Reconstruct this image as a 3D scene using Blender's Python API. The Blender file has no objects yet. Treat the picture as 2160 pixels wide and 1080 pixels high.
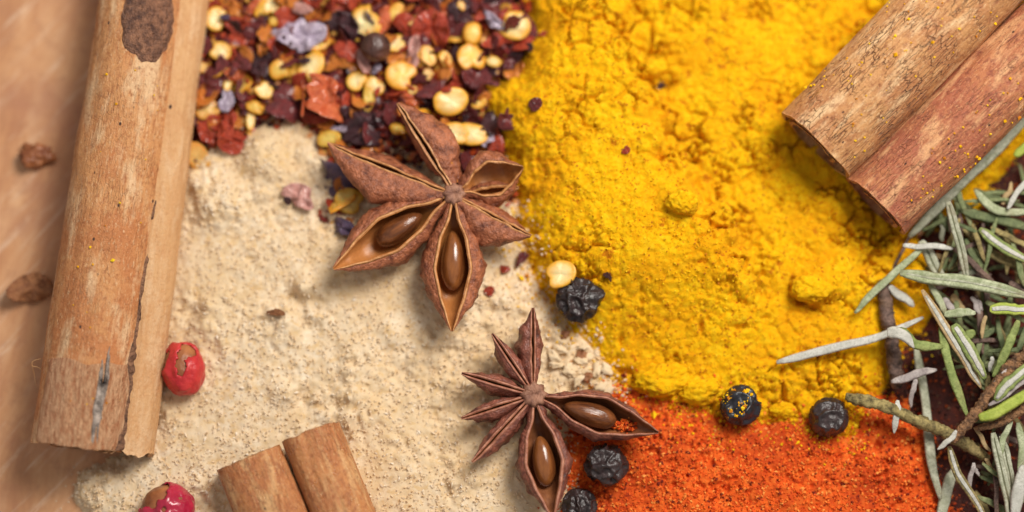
import bpy, math, random
import numpy as np
from mathutils import Vector, Matrix

# ------------------------------------------------------------------ camera, light, exposure
# scale: 1 unit is about 5.5 mm (a peppercorn is about 0.9 units across)
S = bpy.context.scene
C = S.collection
S.unit_settings.scale_length = 0.0055
TILT = math.radians(8.0)
DIST, TANH = 40.0, 0.27
TARGET = Vector((0, 0, 0.9))
CAMP = TARGET + DIST * Vector((0, -math.sin(TILT), math.cos(TILT)))
cd = bpy.data.cameras.new('camera')
cam = bpy.data.objects.new('camera', cd)
C.objects.link(cam)
cam.location = CAMP
cam.rotation_euler = (TILT, 0, 0)
cd.sensor_width = 36.0
cd.lens = 18.0 / TANH
cd.clip_start, cd.clip_end = 0.5, 400
cd.dof.use_dof = True
cd.dof.focus_distance = DIST - 0.68
cd.dof.aperture_fstop = 0.027
S.camera = cam

w = bpy.data.worlds.new('World'); S.world = w; w.use_nodes = True
bg = w.node_tree.nodes['Background']
bg.inputs['Color'].default_value = (1.0, 0.95, 0.91, 1)
bg.inputs['Strength'].default_value = 0.32

def area(name, az, el, dist, size, power, col):
    ld = bpy.data.lights.new(name, 'AREA')
    ld.shape = 'SQUARE'; ld.size = size; ld.energy = power; ld.color = col
    lo = bpy.data.objects.new(name, ld); C.objects.link(lo)
    a, e = math.radians(az), math.radians(el)
    d = Vector((math.cos(a) * math.cos(e), math.sin(a) * math.cos(e), math.sin(e)))
    lo.location = d * dist
    lo.rotation_euler = d.to_track_quat('Z', 'Y').to_euler()
area('window_light', 46, 57, 42, 18.0, 21900, (1.0, 0.955, 0.88))

S.view_settings.view_transform = 'Standard'
S.view_settings.look = 'None'
S.view_settings.exposure = 0.0
S.view_settings.gamma = 1.0

# ------------------------------------------------------------------ helpers
def P(px, py, z):
    """photograph pixel -> the point where that line of sight meets height z"""
    u = (px - 1080) / 1080 * TANH; v = (540 - py) / 1080 * TANH
    d = Vector((0, math.sin(TILT), -math.cos(TILT))) + u * Vector((1, 0, 0)) + v * Vector((0, math.cos(TILT), math.sin(TILT)))
    return CAMP + d * ((z - CAMP.z) / d.z)

def lin(r, g, b):
    f = lambda c: (c / 255 / 12.92) if c / 255 <= 0.04045 else ((c / 255 + 0.055) / 1.055) ** 2.4
    return (f(r), f(g), f(b), 1.0)

def sst(a, b, x):
    t = np.clip((x - a) / (b - a), 0, 1)
    return t * t * (3 - 2 * t)

def h3(ix, iy, iz, seed):
    n = (ix.astype(np.int64) * 374761393 + iy.astype(np.int64) * 668265263 + iz.astype(np.int64) * 2147483647 + seed * 1274126177) & 0xffffffff
    n = ((n ^ (n >> 13)) * 1274126177) & 0xffffffff
    n = ((n ^ (n >> 15)) * 2246822519) & 0xffffffff
    return ((n ^ (n >> 16)) & 0xffffff) / float(0xffffff)

def vn(p, seed=0):
    p = np.asarray(p, float)
    i = np.floor(p); f = p - i; i = i.astype(np.int64)
    f = f * f * f * (f * (f * 6 - 15) + 10)
    r = 0
    for dx in (0, 1):
        for dy in (0, 1):
            for dz in (0, 1):
                wgt = (f[..., 0] if dx else 1 - f[..., 0]) * (f[..., 1] if dy else 1 - f[..., 1]) * (f[..., 2] if dz else 1 - f[..., 2])
                r = r + wgt * h3(i[..., 0] + dx, i[..., 1] + dy, i[..., 2] + dz, seed)
    return r

def fbm(p, octs=3, seed=0):
    a, r, n = 1.0, 0, 0
    p = np.asarray(p, float)
    for k in range(octs):
        r = r + a * vn(p, seed + k * 17); n += a; a *= 0.5; p = p * 2.03 + 11.3
    return r / n

def n2(x, y, sc, octs=1, seed=0):
    return fbm(np.stack([x / sc, y / sc, np.full_like(x, seed * 0.37)], -1), octs, seed)

def worley(x, y, seed):
    ix, iy = np.floor(x), np.floor(y)
    f1 = np.full(x.shape, 9.0); f2 = np.full(x.shape, 9.0)
    for dx in (-1, 0, 1):
        for dy in (-1, 0, 1):
            cx, cy = ix + dx, iy + dy
            z = np.zeros_like(cx)
            d = np.hypot(cx + h3(cx, cy, z, seed) - x, cy + h3(cx, cy, z + 1, seed) - y)
            f2 = np.where(d < f1, f1, np.minimum(f2, d)); f1 = np.minimum(f1, d)
    return f1, f2

W = {}
def link(name, data, M=Matrix.Identity(4), parent=None):
    o = bpy.data.objects.new(name, data); C.objects.link(o)
    W[o.name] = M.copy()
    if parent is not None:
        o.parent = parent; o.matrix_basis = W[parent.name].inverted() @ M
    else:
        o.matrix_basis = M
    return o

def tag(o, label=None, cat=None, group=None, kind=None):
    if label: o['label'] = label
    if cat: o['category'] = cat
    if group: o['group'] = group
    if kind: o['kind'] = kind
    return o

def mesh(name, V, F, mat, smooth=True):
    me = bpy.data.meshes.new(name)
    V = np.asarray(V, float)
    me.from_pydata(V.tolist(), [], F if isinstance(F, list) else F.tolist())
    if mat is not None: me.materials.append(mat)
    me.polygons.foreach_set('use_smooth', [smooth] * len(me.polygons))
    me.update()
    return me

def attr(me, name, vals):
    a = me.attributes.new(name, 'FLOAT', 'POINT'); a.data.foreach_set('value', np.asarray(vals, dtype=np.float32))

def at_origin(name, V, F, mat, parent=None, smooth=True, origin=None):
    """mesh given in world coordinates, linked with its origin at the foot of its own middle"""
    V = np.asarray(V, float)
    c = np.array([(V[:, 0].min() + V[:, 0].max()) / 2, (V[:, 1].min() + V[:, 1].max()) / 2, V[:, 2].min()]) if origin is None else np.array(origin)
    return link(name, mesh(name, V - c, F, mat, smooth), Matrix.Translation(Vector(c)), parent)

def grid_faces(nu, nv, closed=False):
    i = np.arange(nu - 1)[:, None]; j = np.arange(nv if closed else nv - 1)[None, :]
    a = i * nv + j; b = i * nv + (j + 1) % nv; c = (i + 1) * nv + (j + 1) % nv; d = (i + 1) * nv + j
    return np.stack([a, b, c, d], -1).reshape(-1, 4)

ICO = {}
def ico(n):
    if n not in ICO:
        import bmesh
        bm = bmesh.new(); bmesh.ops.create_icosphere(bm, subdivisions=n, radius=1.0)
        ICO[n] = (np.array([v.co[:] for v in bm.verts]), np.array([[v.index for v in f.verts] for f in bm.faces]))
        bm.free()
    return ICO[n]

# ------------------------------------------------------------------ materials
class NT:
    def __init__(s, name):
        s.m = bpy.data.materials.new(name); s.m.use_nodes = True
        s.t = s.m.node_tree; s.b = s.t.nodes['Principled BSDF']
    def n(s, ty, **k):
        x = s.t.nodes.new(ty)
        for a, v in k.items():
            if a in x.inputs: x.inputs[a].default_value = v
            else: setattr(x, a, v)
        return x
    def l(s, a, b): s.t.links.new(a, b)
    def coords(s, scale=(1, 1, 1), rot=(0, 0, 0), out='Object'):
        tc = s.n('ShaderNodeTexCoord'); mp = s.n('ShaderNodeMapping')
        mp.inputs['Scale'].default_value = scale; mp.inputs['Rotation'].default_value = rot
        s.l(tc.outputs[out], mp.inputs['Vector']); return mp.outputs['Vector']
    def streak(s, rot, scale):
        return s.remap(s.coords((1, 1, 1), (0, 0, math.radians(rot))), scale)
    def remap(s, v, scale):
        mp = s.n('ShaderNodeMapping'); mp.inputs['Scale'].default_value = scale; s.l(v, mp.inputs['Vector']); return mp.outputs['Vector']
    def noise(s, vec, sc, det=4, rough=0.6, dist=0.0):
        x = s.n('ShaderNodeTexNoise'); x.inputs['Scale'].default_value = sc; x.inputs['Detail'].default_value = det
        x.inputs['Roughness'].default_value = rough; x.inputs['Distortion'].default_value = dist
        s.l(vec, x.inputs['Vector']); return x.outputs['Fac']
    def ramp(s, fac, stops, interp='LINEAR'):
        r = s.n('ShaderNodeValToRGB'); r.color_ramp.interpolation = interp
        e = r.color_ramp.elements
        while len(e) < len(stops): e.new(0.5)
        for x, (p, c) in zip(e, stops): x.position = p; x.color = c
        s.l(fac, r.inputs['Fac']); return r.outputs['Color']
    def mix(s, fac, a, b, mode='MIX'):
        x = s.n('ShaderNodeMix', data_type='RGBA', blend_type=mode)
        for sock, v in ((x.inputs[0], fac), (x.inputs[6], a), (x.inputs[7], b)):
            if isinstance(v, (int, float, tuple)): sock.default_value = v
            else: s.l(v, sock)
        return x.outputs[2]
    def bump(s, h, strength=0.5, dist=0.05, prev=None):
        b = s.n('ShaderNodeBump'); b.inputs['Strength'].default_value = strength; b.inputs['Distance'].default_value = dist
        s.l(h, b.inputs['Height'])
        if prev is not None: s.l(prev, b.inputs['Normal'])
        return b.outputs['Normal']
    def done(s, col, rough=0.6, normal=None, spec=0.5, **k):
        if isinstance(col, tuple): s.b.inputs['Base Color'].default_value = col
        else: s.l(col, s.b.inputs['Base Color'])
        if isinstance(rough, (int, float)): s.b.inputs['Roughness'].default_value = rough
        else: s.l(rough, s.b.inputs['Roughness'])
        s.b.inputs['Specular IOR Level'].default_value = spec
        if normal is not None: s.l(normal, s.b.inputs['Normal'])
        for a, v in k.items(): s.b.inputs[a.replace('_', ' ')].default_value = v
        return s.m

BW = ((0, (0, 0, 0, 1)), (1, (1, 1, 1, 1)))
def powder_mat(name, c_lo, c_mid, c_hi, sc, speck=None, fib=False, bstr=0.6):
    m = NT(name); v = m.coords()
    a = m.noise(v, sc, 5, 0.7)
    col = m.ramp(a, ((0.3, c_lo), (0.5, c_mid), (0.7, c_hi)))
    b2 = m.noise(v, sc * 0.15, 3, 0.5)
    col = m.mix(m.ramp(b2, ((0.42, (0, 0, 0, 1)), (0.68, (0.65, 0.65, 0.65, 1)))), col, c_lo)
    if speck:
        sp = m.noise(v, speck[0], 3, 0.55, 0.6)
        q = speck[3] if len(speck) > 3 else 0.85
        col = m.mix(m.ramp(sp, ((speck[1], (0, 0, 0, 1)), (speck[1] + 0.07, (q, q, q, 1)))), col, speck[2])
    nm = m.bump(m.noise(v, sc * 1.6, 5, 0.75), bstr, 0.06)
    return m.done(col, 0.95, nm, 0.12)

def island_mat(name, cols, rough=0.8, spec=0.2):
    m = NT(name); g = m.n('ShaderNodeNewGeometry')
    st = tuple((i / len(cols), c) for i, c in enumerate(cols))
    return m.done(m.ramp(g.outputs['Random Per Island'], st, 'CONSTANT'), rough, None, spec)

def plain_mat(name, c1, c2, sc=6, rough=0.5, spec=0.5, bstr=0.4, bdist=0.03, stretch=(1, 1, 1), **k):
    m = NT(name); v = m.coords(stretch)
    n = m.noise(v, sc, 5, 0.65)
    col = m.ramp(n, ((0.33, c1), (0.67, c2)))
    return m.done(col, rough, m.bump(m.noise(v, sc * 2.2, 4, 0.6), bstr, bdist), spec, **k)

def bark_mat(name, base, dark, light, patch, seedoff=0.0, spots=7.0, crack=0.5, rough=0.55, spec=0.45):
    m = NT(name)
    st = m.coords((0.5, 3.0, 3.0)); iso = m.coords((1, 1, 1))
    fib = m.noise(st, 4.5, 6, 0.7, 0.3)
    col = m.ramp(fib, ((0.30, dark), (0.47, base), (0.62, base), (0.78, light)))
    big = m.noise(iso, 0.75 + seedoff, 4, 0.6, 0.5)
    col = m.mix(m.ramp(big, ((0.46, (0, 0, 0, 1)), (0.60, (0.75, 0.75, 0.75, 1)))), col, patch)
    big2 = m.noise(m.coords((0.45, 1.6, 1.6), (0, 0, 0.3)), 1.3 + seedoff, 5, 0.65)
    col = m.mix(m.ramp(big2, ((0.50, (0, 0, 0, 1)), (0.62, (0.8, 0.8, 0.8, 1)))), col, light)
    mott = m.noise(iso, 9, 4, 0.7)
    col = m.mix(m.ramp(mott, ((0.50, (0, 0, 0, 1)), (0.68, (0.75, 0.75, 0.75, 1)))), col, dark)
    mot2 = m.noise(m.coords((0.6, 1.3, 1.3)), 14, 4, 0.75)
    col = m.mix(m.ramp(mot2, ((0.56, (0, 0, 0, 1)), (0.68, (0.7, 0.7, 0.7, 1)))), col, light)
    vo = m.n('ShaderNodeTexVoronoi', feature='F1'); vo.inputs['Scale'].default_value = spots; m.l(m.coords((0.7, 1, 1)), vo.inputs['Vector'])
    sp = m.ramp(vo.outputs['Distance'], ((0.09, (1, 1, 1, 1)), (0.17, (0, 0, 0, 1))))
    sel = m.ramp(vo.outputs['Color'], ((0.72, (0, 0, 0, 1)), (0.75, (1, 1, 1, 1))))
    col = m.mix(m.mix(1.0, sp, sel, 'MULTIPLY'), col, (0.06, 0.025, 0.015, 1))
    # fine cracks: across and along
    vc = m.n('ShaderNodeTexVoronoi', feature='DISTANCE_TO_EDGE'); vc.inputs['Scale'].default_value = 3.2
    wv = m.n('ShaderNodeVectorMath', operation='ADD')
    nz = m.n('ShaderNodeTexNoise'); nz.inputs['Scale'].default_value = 5; m.l(iso, nz.inputs['Vector'])
    sc_ = m.n('ShaderNodeVectorMath', operation='SCALE'); sc_.inputs['Scale'].default_value = 0.35; m.l(nz.outputs['Color'], sc_.inputs[0])
    m.l(m.coords((0.75, 4.2, 4.2)), wv.inputs[0]); m.l(sc_.outputs[0], wv.inputs[1]); m.l(wv.outputs[0], vc.inputs['Vector'])
    ck = m.ramp(vc.outputs['Distance'], ((0.0, (0, 0, 0, 1)), (0.075, (1, 1, 1, 1))))
    ckm = m.ramp(m.noise(iso, 1.6, 3, 0.6), ((0.42, (0, 0, 0, 1)), (0.6, (crack, crack, crack, 1))))
    inv = m.n('ShaderNodeInvert'); m.l(ck, inv.inputs['Color'])
    cf = m.mix(1.0, inv.outputs[0], ckm, 'MULTIPLY')
    col = m.mix(cf, col, (0.14, 0.055, 0.03, 1))
    n1 = m.bump(fib, 0.6, 0.07)
    n2_ = m.bump(m.noise(iso, 13, 5, 0.75), 0.6, 0.07, n1)
    inv2 = m.n('ShaderNodeInvert'); m.l(cf, inv2.inputs['Color'])
    n3 = m.bump(inv2.outputs[0], 0.8, 0.05, n2_)
    rg = m.ramp(m.noise(iso, 7, 3, 0.6), ((0.35, (rough - 0.25,) * 3 + (1,)), (0.65, (rough + 0.2,) * 3 + (1,))))
    return m.done(col, rg, n3, spec)

M = {}
M['turmeric'] = powder_mat('turmeric', (0.77, 0.31, 0.003, 1), (0.87, 0.485, 0.004, 1), (0.88, 0.57, 0.016, 1), 7.0, (5.0, 0.615, (0.52, 0.15, 0.005, 1), 0.9), bstr=0.85)
M['turmeric_grain'] = island_mat('turmeric_grain', [(0.87, 0.54, 0.006, 1), (0.84, 0.46, 0.004, 1), (0.88, 0.58, 0.015, 1), (0.82, 0.40, 0.004, 1), (0.86, 0.50, 0.005, 1), (0.55, 0.19, 0.01, 1)])
M['ginger'] = powder_mat('ginger', (0.69, 0.49, 0.27, 1), (0.78, 0.61, 0.41, 1), (0.84, 0.71, 0.54, 1), 4.0, (4.5, 0.575, (0.66, 0.43, 0.19, 1), 0.6), bstr=0.4)
M['ginger_grain'] = island_mat('ginger_grain', [(0.78, 0.62, 0.43, 1), (0.76, 0.58, 0.38, 1), (0.84, 0.72, 0.57, 1), (0.72, 0.52, 0.30, 1), (0.78, 0.61, 0.42, 1), (0.81, 0.67, 0.50, 1), (0.79, 0.63, 0.45, 1), (0.80, 0.66, 0.48, 1), (0.74, 0.55, 0.34, 1)])
M['paprika'] = powder_mat('paprika', (0.40, 0.042, 0.010, 1), (0.72, 0.108, 0.015, 1), (0.84, 0.21, 0.034, 1), 5.5, (6.0, 0.62, (0.24, 0.022, 0.010, 1)), bstr=0.45)
M['paprika_grain'] = island_mat('paprika_grain', [(0.78, 0.125, 0.016, 1), (0.70, 0.09, 0.013, 1), (0.86, 0.24, 0.04, 1), (0.56, 0.06, 0.010, 1), (0.80, 0.15, 0.018, 1), (0.18, 0.02, 0.01, 1), (0.82, 0.17, 0.022, 1), (0.76, 0.12, 0.015, 1), (0.88, 0.33, 0.07, 1)])
M['chilli_bed'] = powder_mat('chilli_bed', (0.05, 0.008, 0.008, 1), (0.10, 0.014, 0.010, 1), (0.24, 0.04, 0.012, 1), 4.0, bstr=0.8)
M['chilli_crumb'] = island_mat('chilli_crumb', [(0.34, 0.04, 0.012, 1), (0.50, 0.11, 0.014, 1), (0.60, 0.30, 0.05, 1), (0.14, 0.014, 0.014, 1), (0.42, 0.06, 0.012, 1), (0.20, 0.022, 0.014, 1), (0.05, 0.008, 0.012, 1), (0.52, 0.18, 0.02, 1)], 0.4, 0.5)
M['dust'] = powder_mat('dust_with_shade', (0.030, 0.012, 0.011, 1), (0.065, 0.020, 0.016, 1), (0.13, 0.030, 0.018, 1), 3.0, bstr=0.6)  # paprika-tinted dust, with shade under the leaves mixed into its dark colour
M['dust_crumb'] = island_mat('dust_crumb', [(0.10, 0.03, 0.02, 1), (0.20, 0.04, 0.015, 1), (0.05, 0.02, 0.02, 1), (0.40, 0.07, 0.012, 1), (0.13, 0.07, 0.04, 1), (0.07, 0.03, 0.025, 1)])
M['bark_tan'] = bark_mat('bark_tan', (0.68, 0.315, 0.120, 1), (0.40, 0.130, 0.042, 1), (0.86, 0.58, 0.33, 1), (0.56, 0.195, 0.064, 1), 0.0, 5.0, 0.22)
M['bark_pale'] = bark_mat('bark_pale', (0.73, 0.41, 0.185, 1), (0.64, 0.31, 0.125, 1), (0.80, 0.51, 0.28, 1), (0.68, 0.355, 0.155, 1), 0.2, 3.5, 0.0)
M['bark_brown'] = bark_mat('bark_brown', (0.62, 0.305, 0.115, 1), (0.28, 0.090, 0.032, 1), (0.86, 0.58, 0.31, 1), (0.48, 0.195, 0.075, 1), 0.3, 7.0, 0.9)
M['bark_red'] = bark_mat('bark_red', (0.52, 0.19, 0.078, 1), (0.22, 0.052, 0.034, 1), (0.80, 0.44, 0.21, 1), (0.42, 0.120, 0.062, 1), 0.45, 6.0, 0.45)
M['bark_orange'] = bark_mat('bark_orange', (0.60, 0.235, 0.075, 1), (0.34, 0.098, 0.030, 1), (0.82, 0.48, 0.21, 1), (0.50, 0.165, 0.050, 1), 0.6, 5.0, 0.3, rough=0.42, spec=0.6)
M['knot'] = plain_mat('knot_bark', (0.070, 0.026, 0.018, 1), (0.40, 0.185, 0.100, 1), 6, 0.42, 0.6, 1.0, 0.12)
M['crust'] = plain_mat('grey_crust', (0.016, 0.009, 0.008, 1), (0.62, 0.50, 0.42, 1), 3.2, 0.5, 0.5, 1.0, 0.12)
M['edge'] = plain_mat('torn_bark', (0.05, 0.022, 0.015, 1), (0.40, 0.20, 0.11, 1), 7, 0.6, 0.4, 1.0, 0.1)
M['rough_bark'] = plain_mat('rough_bark', (0.44, 0.15, 0.055, 1), (0.80, 0.47, 0.26, 1), 9, 0.5, 0.5, 1.0, 0.10, (0.5, 1.8, 1.8))
M['pod'] = plain_mat('pod_brown', (0.11, 0.025, 0.011, 1), (0.50, 0.165, 0.072, 1), 4.5, 0.43, 0.5, 0.9, 0.08)
M['pod_dark'] = plain_mat('pod_dark', (0.070, 0.018, 0.013, 1), (0.36, 0.115, 0.070, 1), 4.5, 0.38, 0.6, 0.9, 0.07)
M['lining'] = plain_mat('pod_lining', (0.36, 0.125, 0.030, 1), (0.56, 0.22, 0.060, 1), 3, 0.36, 0.4, 0.3, 0.03, (0.6, 2, 2))
M['lining_dark'] = plain_mat('pod_lining_dark', (0.17, 0.055, 0.022, 1), (0.36, 0.135, 0.05, 1), 3, 0.36, 0.45, 0.3, 0.03, (0.6, 2, 2))
M['lip'] = plain_mat('pod_lip', (0.40, 0.15, 0.045, 1), (0.72, 0.36, 0.14, 1), 7, 0.42, 0.5, 0.6, 0.04)
M['lip_dark'] = plain_mat('pod_lip_dark', (0.28, 0.09, 0.055, 1), (0.54, 0.235, 0.14, 1), 7, 0.42, 0.6, 0.6, 0.04)
M['anise_seed'] = plain_mat('anise_seed', (0.13, 0.036, 0.010, 1), (0.33, 0.115, 0.030, 1), 1.6, 0.22, 0.6, 0.35, 0.04, (0.6, 3, 3), Coat_Weight=0.25, Coat_Roughness=0.16)
M['anise_seed_dark'] = plain_mat('anise_seed_dark', (0.070, 0.020, 0.008, 1), (0.25, 0.080, 0.022, 1), 2.6, 0.20, 0.6, 0.45, 0.05, (0.5, 3, 3), Coat_Weight=0.25, Coat_Roughness=0.18)
M['core'] = plain_mat('pod_core', (0.14, 0.05, 0.03, 1), (0.42, 0.20, 0.12, 1), 7, 0.55, 0.5, 0.8, 0.05)
M['pepper'] = plain_mat('peppercorn', (0.010, 0.007, 0.007, 1), (0.055, 0.032, 0.032, 1), 6, 0.36, 0.7, 0.6, 0.04)
M['pepper_blue'] = plain_mat('peppercorn_blue', (0.006, 0.007, 0.011, 1), (0.022, 0.022, 0.032, 1), 6, 0.38, 0.7, 0.5, 0.04)
M['pepper_brown'] = plain_mat('peppercorn_brown', (0.022, 0.010, 0.009, 1), (0.15, 0.055, 0.036, 1), 1.3, 0.45, 0.6, 0.4, 0.03)
M['pink_shell'] = plain_mat('pink_shell', (0.48, 0.020, 0.028, 1), (0.64, 0.050, 0.045, 1), 3.0, 0.40, 0.4, 0.7, 0.05, Coat_Weight=0.12, Coat_Roughness=0.15)
M['pink_shell_deep'] = plain_mat('pink_shell_deep', (0.36, 0.010, 0.040, 1), (0.52, 0.022, 0.060, 1), 3.0, 0.24, 0.6, 0.5, 0.05, Coat_Weight=0.4, Coat_Roughness=0.1)
M['kernel'] = plain_mat('kernel_brown', (0.18, 0.048, 0.020, 1), (0.46, 0.17, 0.06, 1), 2.0, 0.4, 0.5, 0.6, 0.05)

def seed_mat(name, centre, rim):
    m = NT(name); a = m.n('ShaderNodeAttribute', attribute_name='rim')
    v = m.coords(); n = m.noise(v, 3.0, 3, 0.5)
    ad = m.n('ShaderNodeMath', operation='MULTIPLY_ADD'); m.l(n, ad.inputs[0]); ad.inputs[1].default_value = 0.5; m.l(a.outputs['Fac'], ad.inputs[2])
    col = m.ramp(ad.outputs[0], ((0.25, centre), (1.15, rim)))
    return m.done(col, 0.33, m.bump(m.noise(v, 9, 4, 0.6), 0.25, 0.03), 0.5, Subsurface_Weight=0.25, Subsurface_Scale=0.12)
M['seed_cream'] = seed_mat('seed_cream', (0.88, 0.72, 0.37, 1), (0.80, 0.40, 0.04, 1))
M['seed_yellow'] = seed_mat('seed_yellow', (0.84, 0.57, 0.14, 1), (0.74, 0.32, 0.02, 1))
M['seed_olive'] = seed_mat('seed_olive', (0.74, 0.55, 0.14, 1), (0.66, 0.36, 0.04, 1))
M['seed_tan'] = seed_mat('seed_tan', (0.74, 0.48, 0.16, 1), (0.66, 0.30, 0.05, 1))
def flake_mat(name, c1, c2, rough=0.3, coat=0.4):
    return plain_mat(name, c1, c2, 3.0, rough + .08, 0.4, 0.8, 0.08, Coat_Weight=coat * .9, Coat_Roughness=0.12)
M['f_maroon'] = flake_mat('flake_maroon', (0.075, 0.010, 0.014, 1), (0.22, 0.030, 0.028, 1))
M['f_dark'] = flake_mat('flake_dark', (0.020, 0.008, 0.012, 1), (0.085, 0.018, 0.024, 1))
M['f_red'] = flake_mat('flake_red', (0.26, 0.018, 0.010, 1), (0.60, 0.080, 0.026, 1))
M['f_orange'] = flake_mat('flake_orange', (0.60, 0.135, 0.016, 1), (0.78, 0.29, 0.04, 1))
M['f_orangered'] = flake_mat('flake_orange_red', (0.56, 0.070, 0.016, 1), (0.76, 0.20, 0.07, 1), 0.18, 0.8)
M['f_lilac'] = flake_mat('flake_lilac_sheen', (0.38, 0.29, 0.42, 1), (0.66, 0.56, 0.66, 1), 0.3, 0.5)  # glossy dark flakes: the window's reflection is painted in as a lilac base
M['f_pink'] = flake_mat('flake_pink', (0.58, 0.22, 0.18, 1), (0.74, 0.42, 0.36, 1), 0.3, 0.5)
M['f_purple'] = flake_mat('flake_purple', (0.055, 0.035, 0.075, 1), (0.14, 0.085, 0.15, 1))
M['f_brown'] = flake_mat('flake_brown', (0.20, 0.07, 0.03, 1), (0.42, 0.18, 0.07, 1), 0.5, 0.0)
def leafm(name, c1, c2, rough=0.45):
    m = NT(name); v = m.coords()
    col = m.ramp(m.noise(v, 6, 5, 0.7), ((0.33, c1), (0.67, c2)))
    big = m.ramp(m.noise(v, 1.3, 4, 0.65), ((0.55, (0, 0, 0, 1)), (0.75, (0.6, 0.6, 0.6, 1))))
    col = m.mix(big, col, (0.20, 0.12, 0.06, 1))
    fine = m.noise(v, 22, 3, 0.7)
    col = m.mix(m.ramp(fine, ((0.5, (0, 0, 0, 1)), (0.7, (0.55, 0.55, 0.55, 1)))), col, tuple(c * .45 for c in c1[:3]) + (1,))
    nm = m.bump(m.noise(v, 18, 5, 0.75), 0.8, 0.035)
    return m.done(col, rough + .1, nm, 0.35)
M['leaf_green'] = leafm('leaf_green', (0.13, 0.175, 0.040, 1), (0.34, 0.40, 0.13, 1))
M['leaf_bright'] = leafm('leaf_bright', (0.29, 0.37, 0.045, 1), (0.46, 0.52, 0.10, 1), 0.35)
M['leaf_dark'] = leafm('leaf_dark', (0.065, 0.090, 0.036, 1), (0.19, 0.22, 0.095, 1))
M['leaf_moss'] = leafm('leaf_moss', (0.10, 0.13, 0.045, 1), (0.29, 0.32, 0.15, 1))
M['leaf_pale'] = leafm('leaf_pale', (0.26, 0.27, 0.17, 1), (0.58, 0.58, 0.45, 1), 0.6)
M['leaf_sage'] = leafm('leaf_sage', (0.23, 0.27, 0.13, 1), (0.54, 0.57, 0.38, 1), 0.55)
M['leaf_white'] = leafm('leaf_white', (0.44, 0.43, 0.37, 1), (0.68, 0.66, 0.60, 1), 0.7)
M['leaf_groove'] = leafm('leaf_groove', (0.10, 0.11, 0.055, 1), (0.21, 0.21, 0.12, 1), 0.6)
M['leaf_lilac'] = leafm('leaf_lilac', (0.30, 0.25, 0.245, 1), (0.56, 0.50, 0.47, 1), 0.7)
M['leaf_tan'] = leafm('leaf_tan', (0.38, 0.25, 0.12, 1), (0.55, 0.40, 0.20, 1), 0.6)
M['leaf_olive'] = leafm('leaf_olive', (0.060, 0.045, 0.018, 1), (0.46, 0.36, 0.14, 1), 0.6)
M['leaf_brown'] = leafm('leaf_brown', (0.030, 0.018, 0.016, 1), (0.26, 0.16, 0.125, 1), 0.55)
M['stem'] = plain_mat('stem_brown', (0.030, 0.013, 0.009, 1), (0.46, 0.23, 0.10, 1), 9, 0.5, 0.5, 1.0, 0.09)

def board_mat():
    m = NT('board_wood'); st = m.streak(-78, (0.2, 0.9, 1))
    g = m.noise(st, 1.6, 6, 0.65, 0.6)
    col = m.ramp(g, ((0.28, (0.44, 0.19, 0.095, 1)), (0.48, (0.62, 0.31, 0.15, 1)), (0.7, (0.74, 0.43, 0.235, 1))))
    sc = m.noise(m.streak(-48, (0.3, 3.2, 1)), 1.4, 5, 0.7, 0.4)
    col = m.mix(m.ramp(sc, ((0.54, (0, 0, 0, 1)), (0.70, (0.7, 0.7, 0.7, 1)))), col, (0.84, 0.62, 0.45, 1))
    st2 = m.noise(m.coords(), 0.5, 4, 0.6)
    col = m.mix(m.ramp(st2, ((0.45, (0, 0, 0, 1)), (0.66, (0.75, 0.75, 0.75, 1)))), col, (0.44, 0.19, 0.11, 1))
    mo = m.noise(m.coords(), 2.4, 6, 0.7)
    col = m.mix(m.ramp(mo, ((0.5, (0, 0, 0, 1)), (0.66, (0.6, 0.6, 0.6, 1)))), col, (0.48, 0.23, 0.12, 1))
    return m.done(col, 0.55, m.bump(sc, 0.4, 0.06), 0.35)
M['board'] = board_mat()

# ------------------------------------------------------------------ the board
n = 60
gx, gy = np.meshgrid(np.linspace(-34, 34, n), np.linspace(-30, 30, n), indexing='ij')
bv = np.stack([gx, gy, (n2(gx, gy, 6.0, 2, 5) - 0.5) * 0.06], -1).reshape(-1, 3)
bt = bv.copy(); bt[:, 2] = -2.5
rim = [i * n for i in range(n)] + [(n - 1) * n + j for j in range(1, n)] + [i * n + n - 1 for i in range(n - 2, -1, -1)] + [j for j in range(n - 2, 0, -1)]
F = [list(f) for f in grid_faces(n, n)]
N0 = n * n
for a, b in zip(rim, rim[1:] + rim[:1]): F.append([a, a + N0, b + N0, b])
board = link('wooden_board', mesh('wooden_board', np.vstack([bv, bt]), F, M['board']))
tag(board, 'scuffed tan wooden board under all the spices', None, None, 'structure')

# ------------------------------------------------------------------ powders
def poly_sd(x, y, pts):
    d = np.full(x.shape, 1e9); ins = np.zeros(x.shape, bool)
    k = len(pts)
    for i in range(k):
        ax, ay = pts[i]; bx, by = pts[(i + 1) % k]
        ex, ey = bx - ax, by - ay
        t = np.clip(((x - ax) * ex + (y - ay) * ey) / (ex * ex + ey * ey + 1e-12), 0, 1)
        d = np.minimum(d, np.hypot(x - ax - t * ex, y - ay - t * ey))
        c = ((ay > y) != (by > y)) & (x < (bx - ax) * (y - ay) / (by - ay + 1e-12) + ax)
        ins ^= c
    return np.where(ins, d, -d)

def line_sd(x, y, pts):
    d = np.full(x.shape, 1e9); s = np.ones(x.shape)
    for (ax, ay), (bx, by) in zip(pts[:-1], pts[1:]):
        ex, ey = bx - ax, by - ay
        t = np.clip(((x - ax) * ex + (y - ay) * ey) / (ex * ex + ey * ey), 0, 1)
        dd = np.hypot(x - ax - t * ex, y - ay - t * ey)
        cr = np.sign(ex * (y - ay) - ey * (x - ax))
        s = np.where(dd < d, cr, s); d = np.minimum(d, dd)
    return d * s

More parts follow.
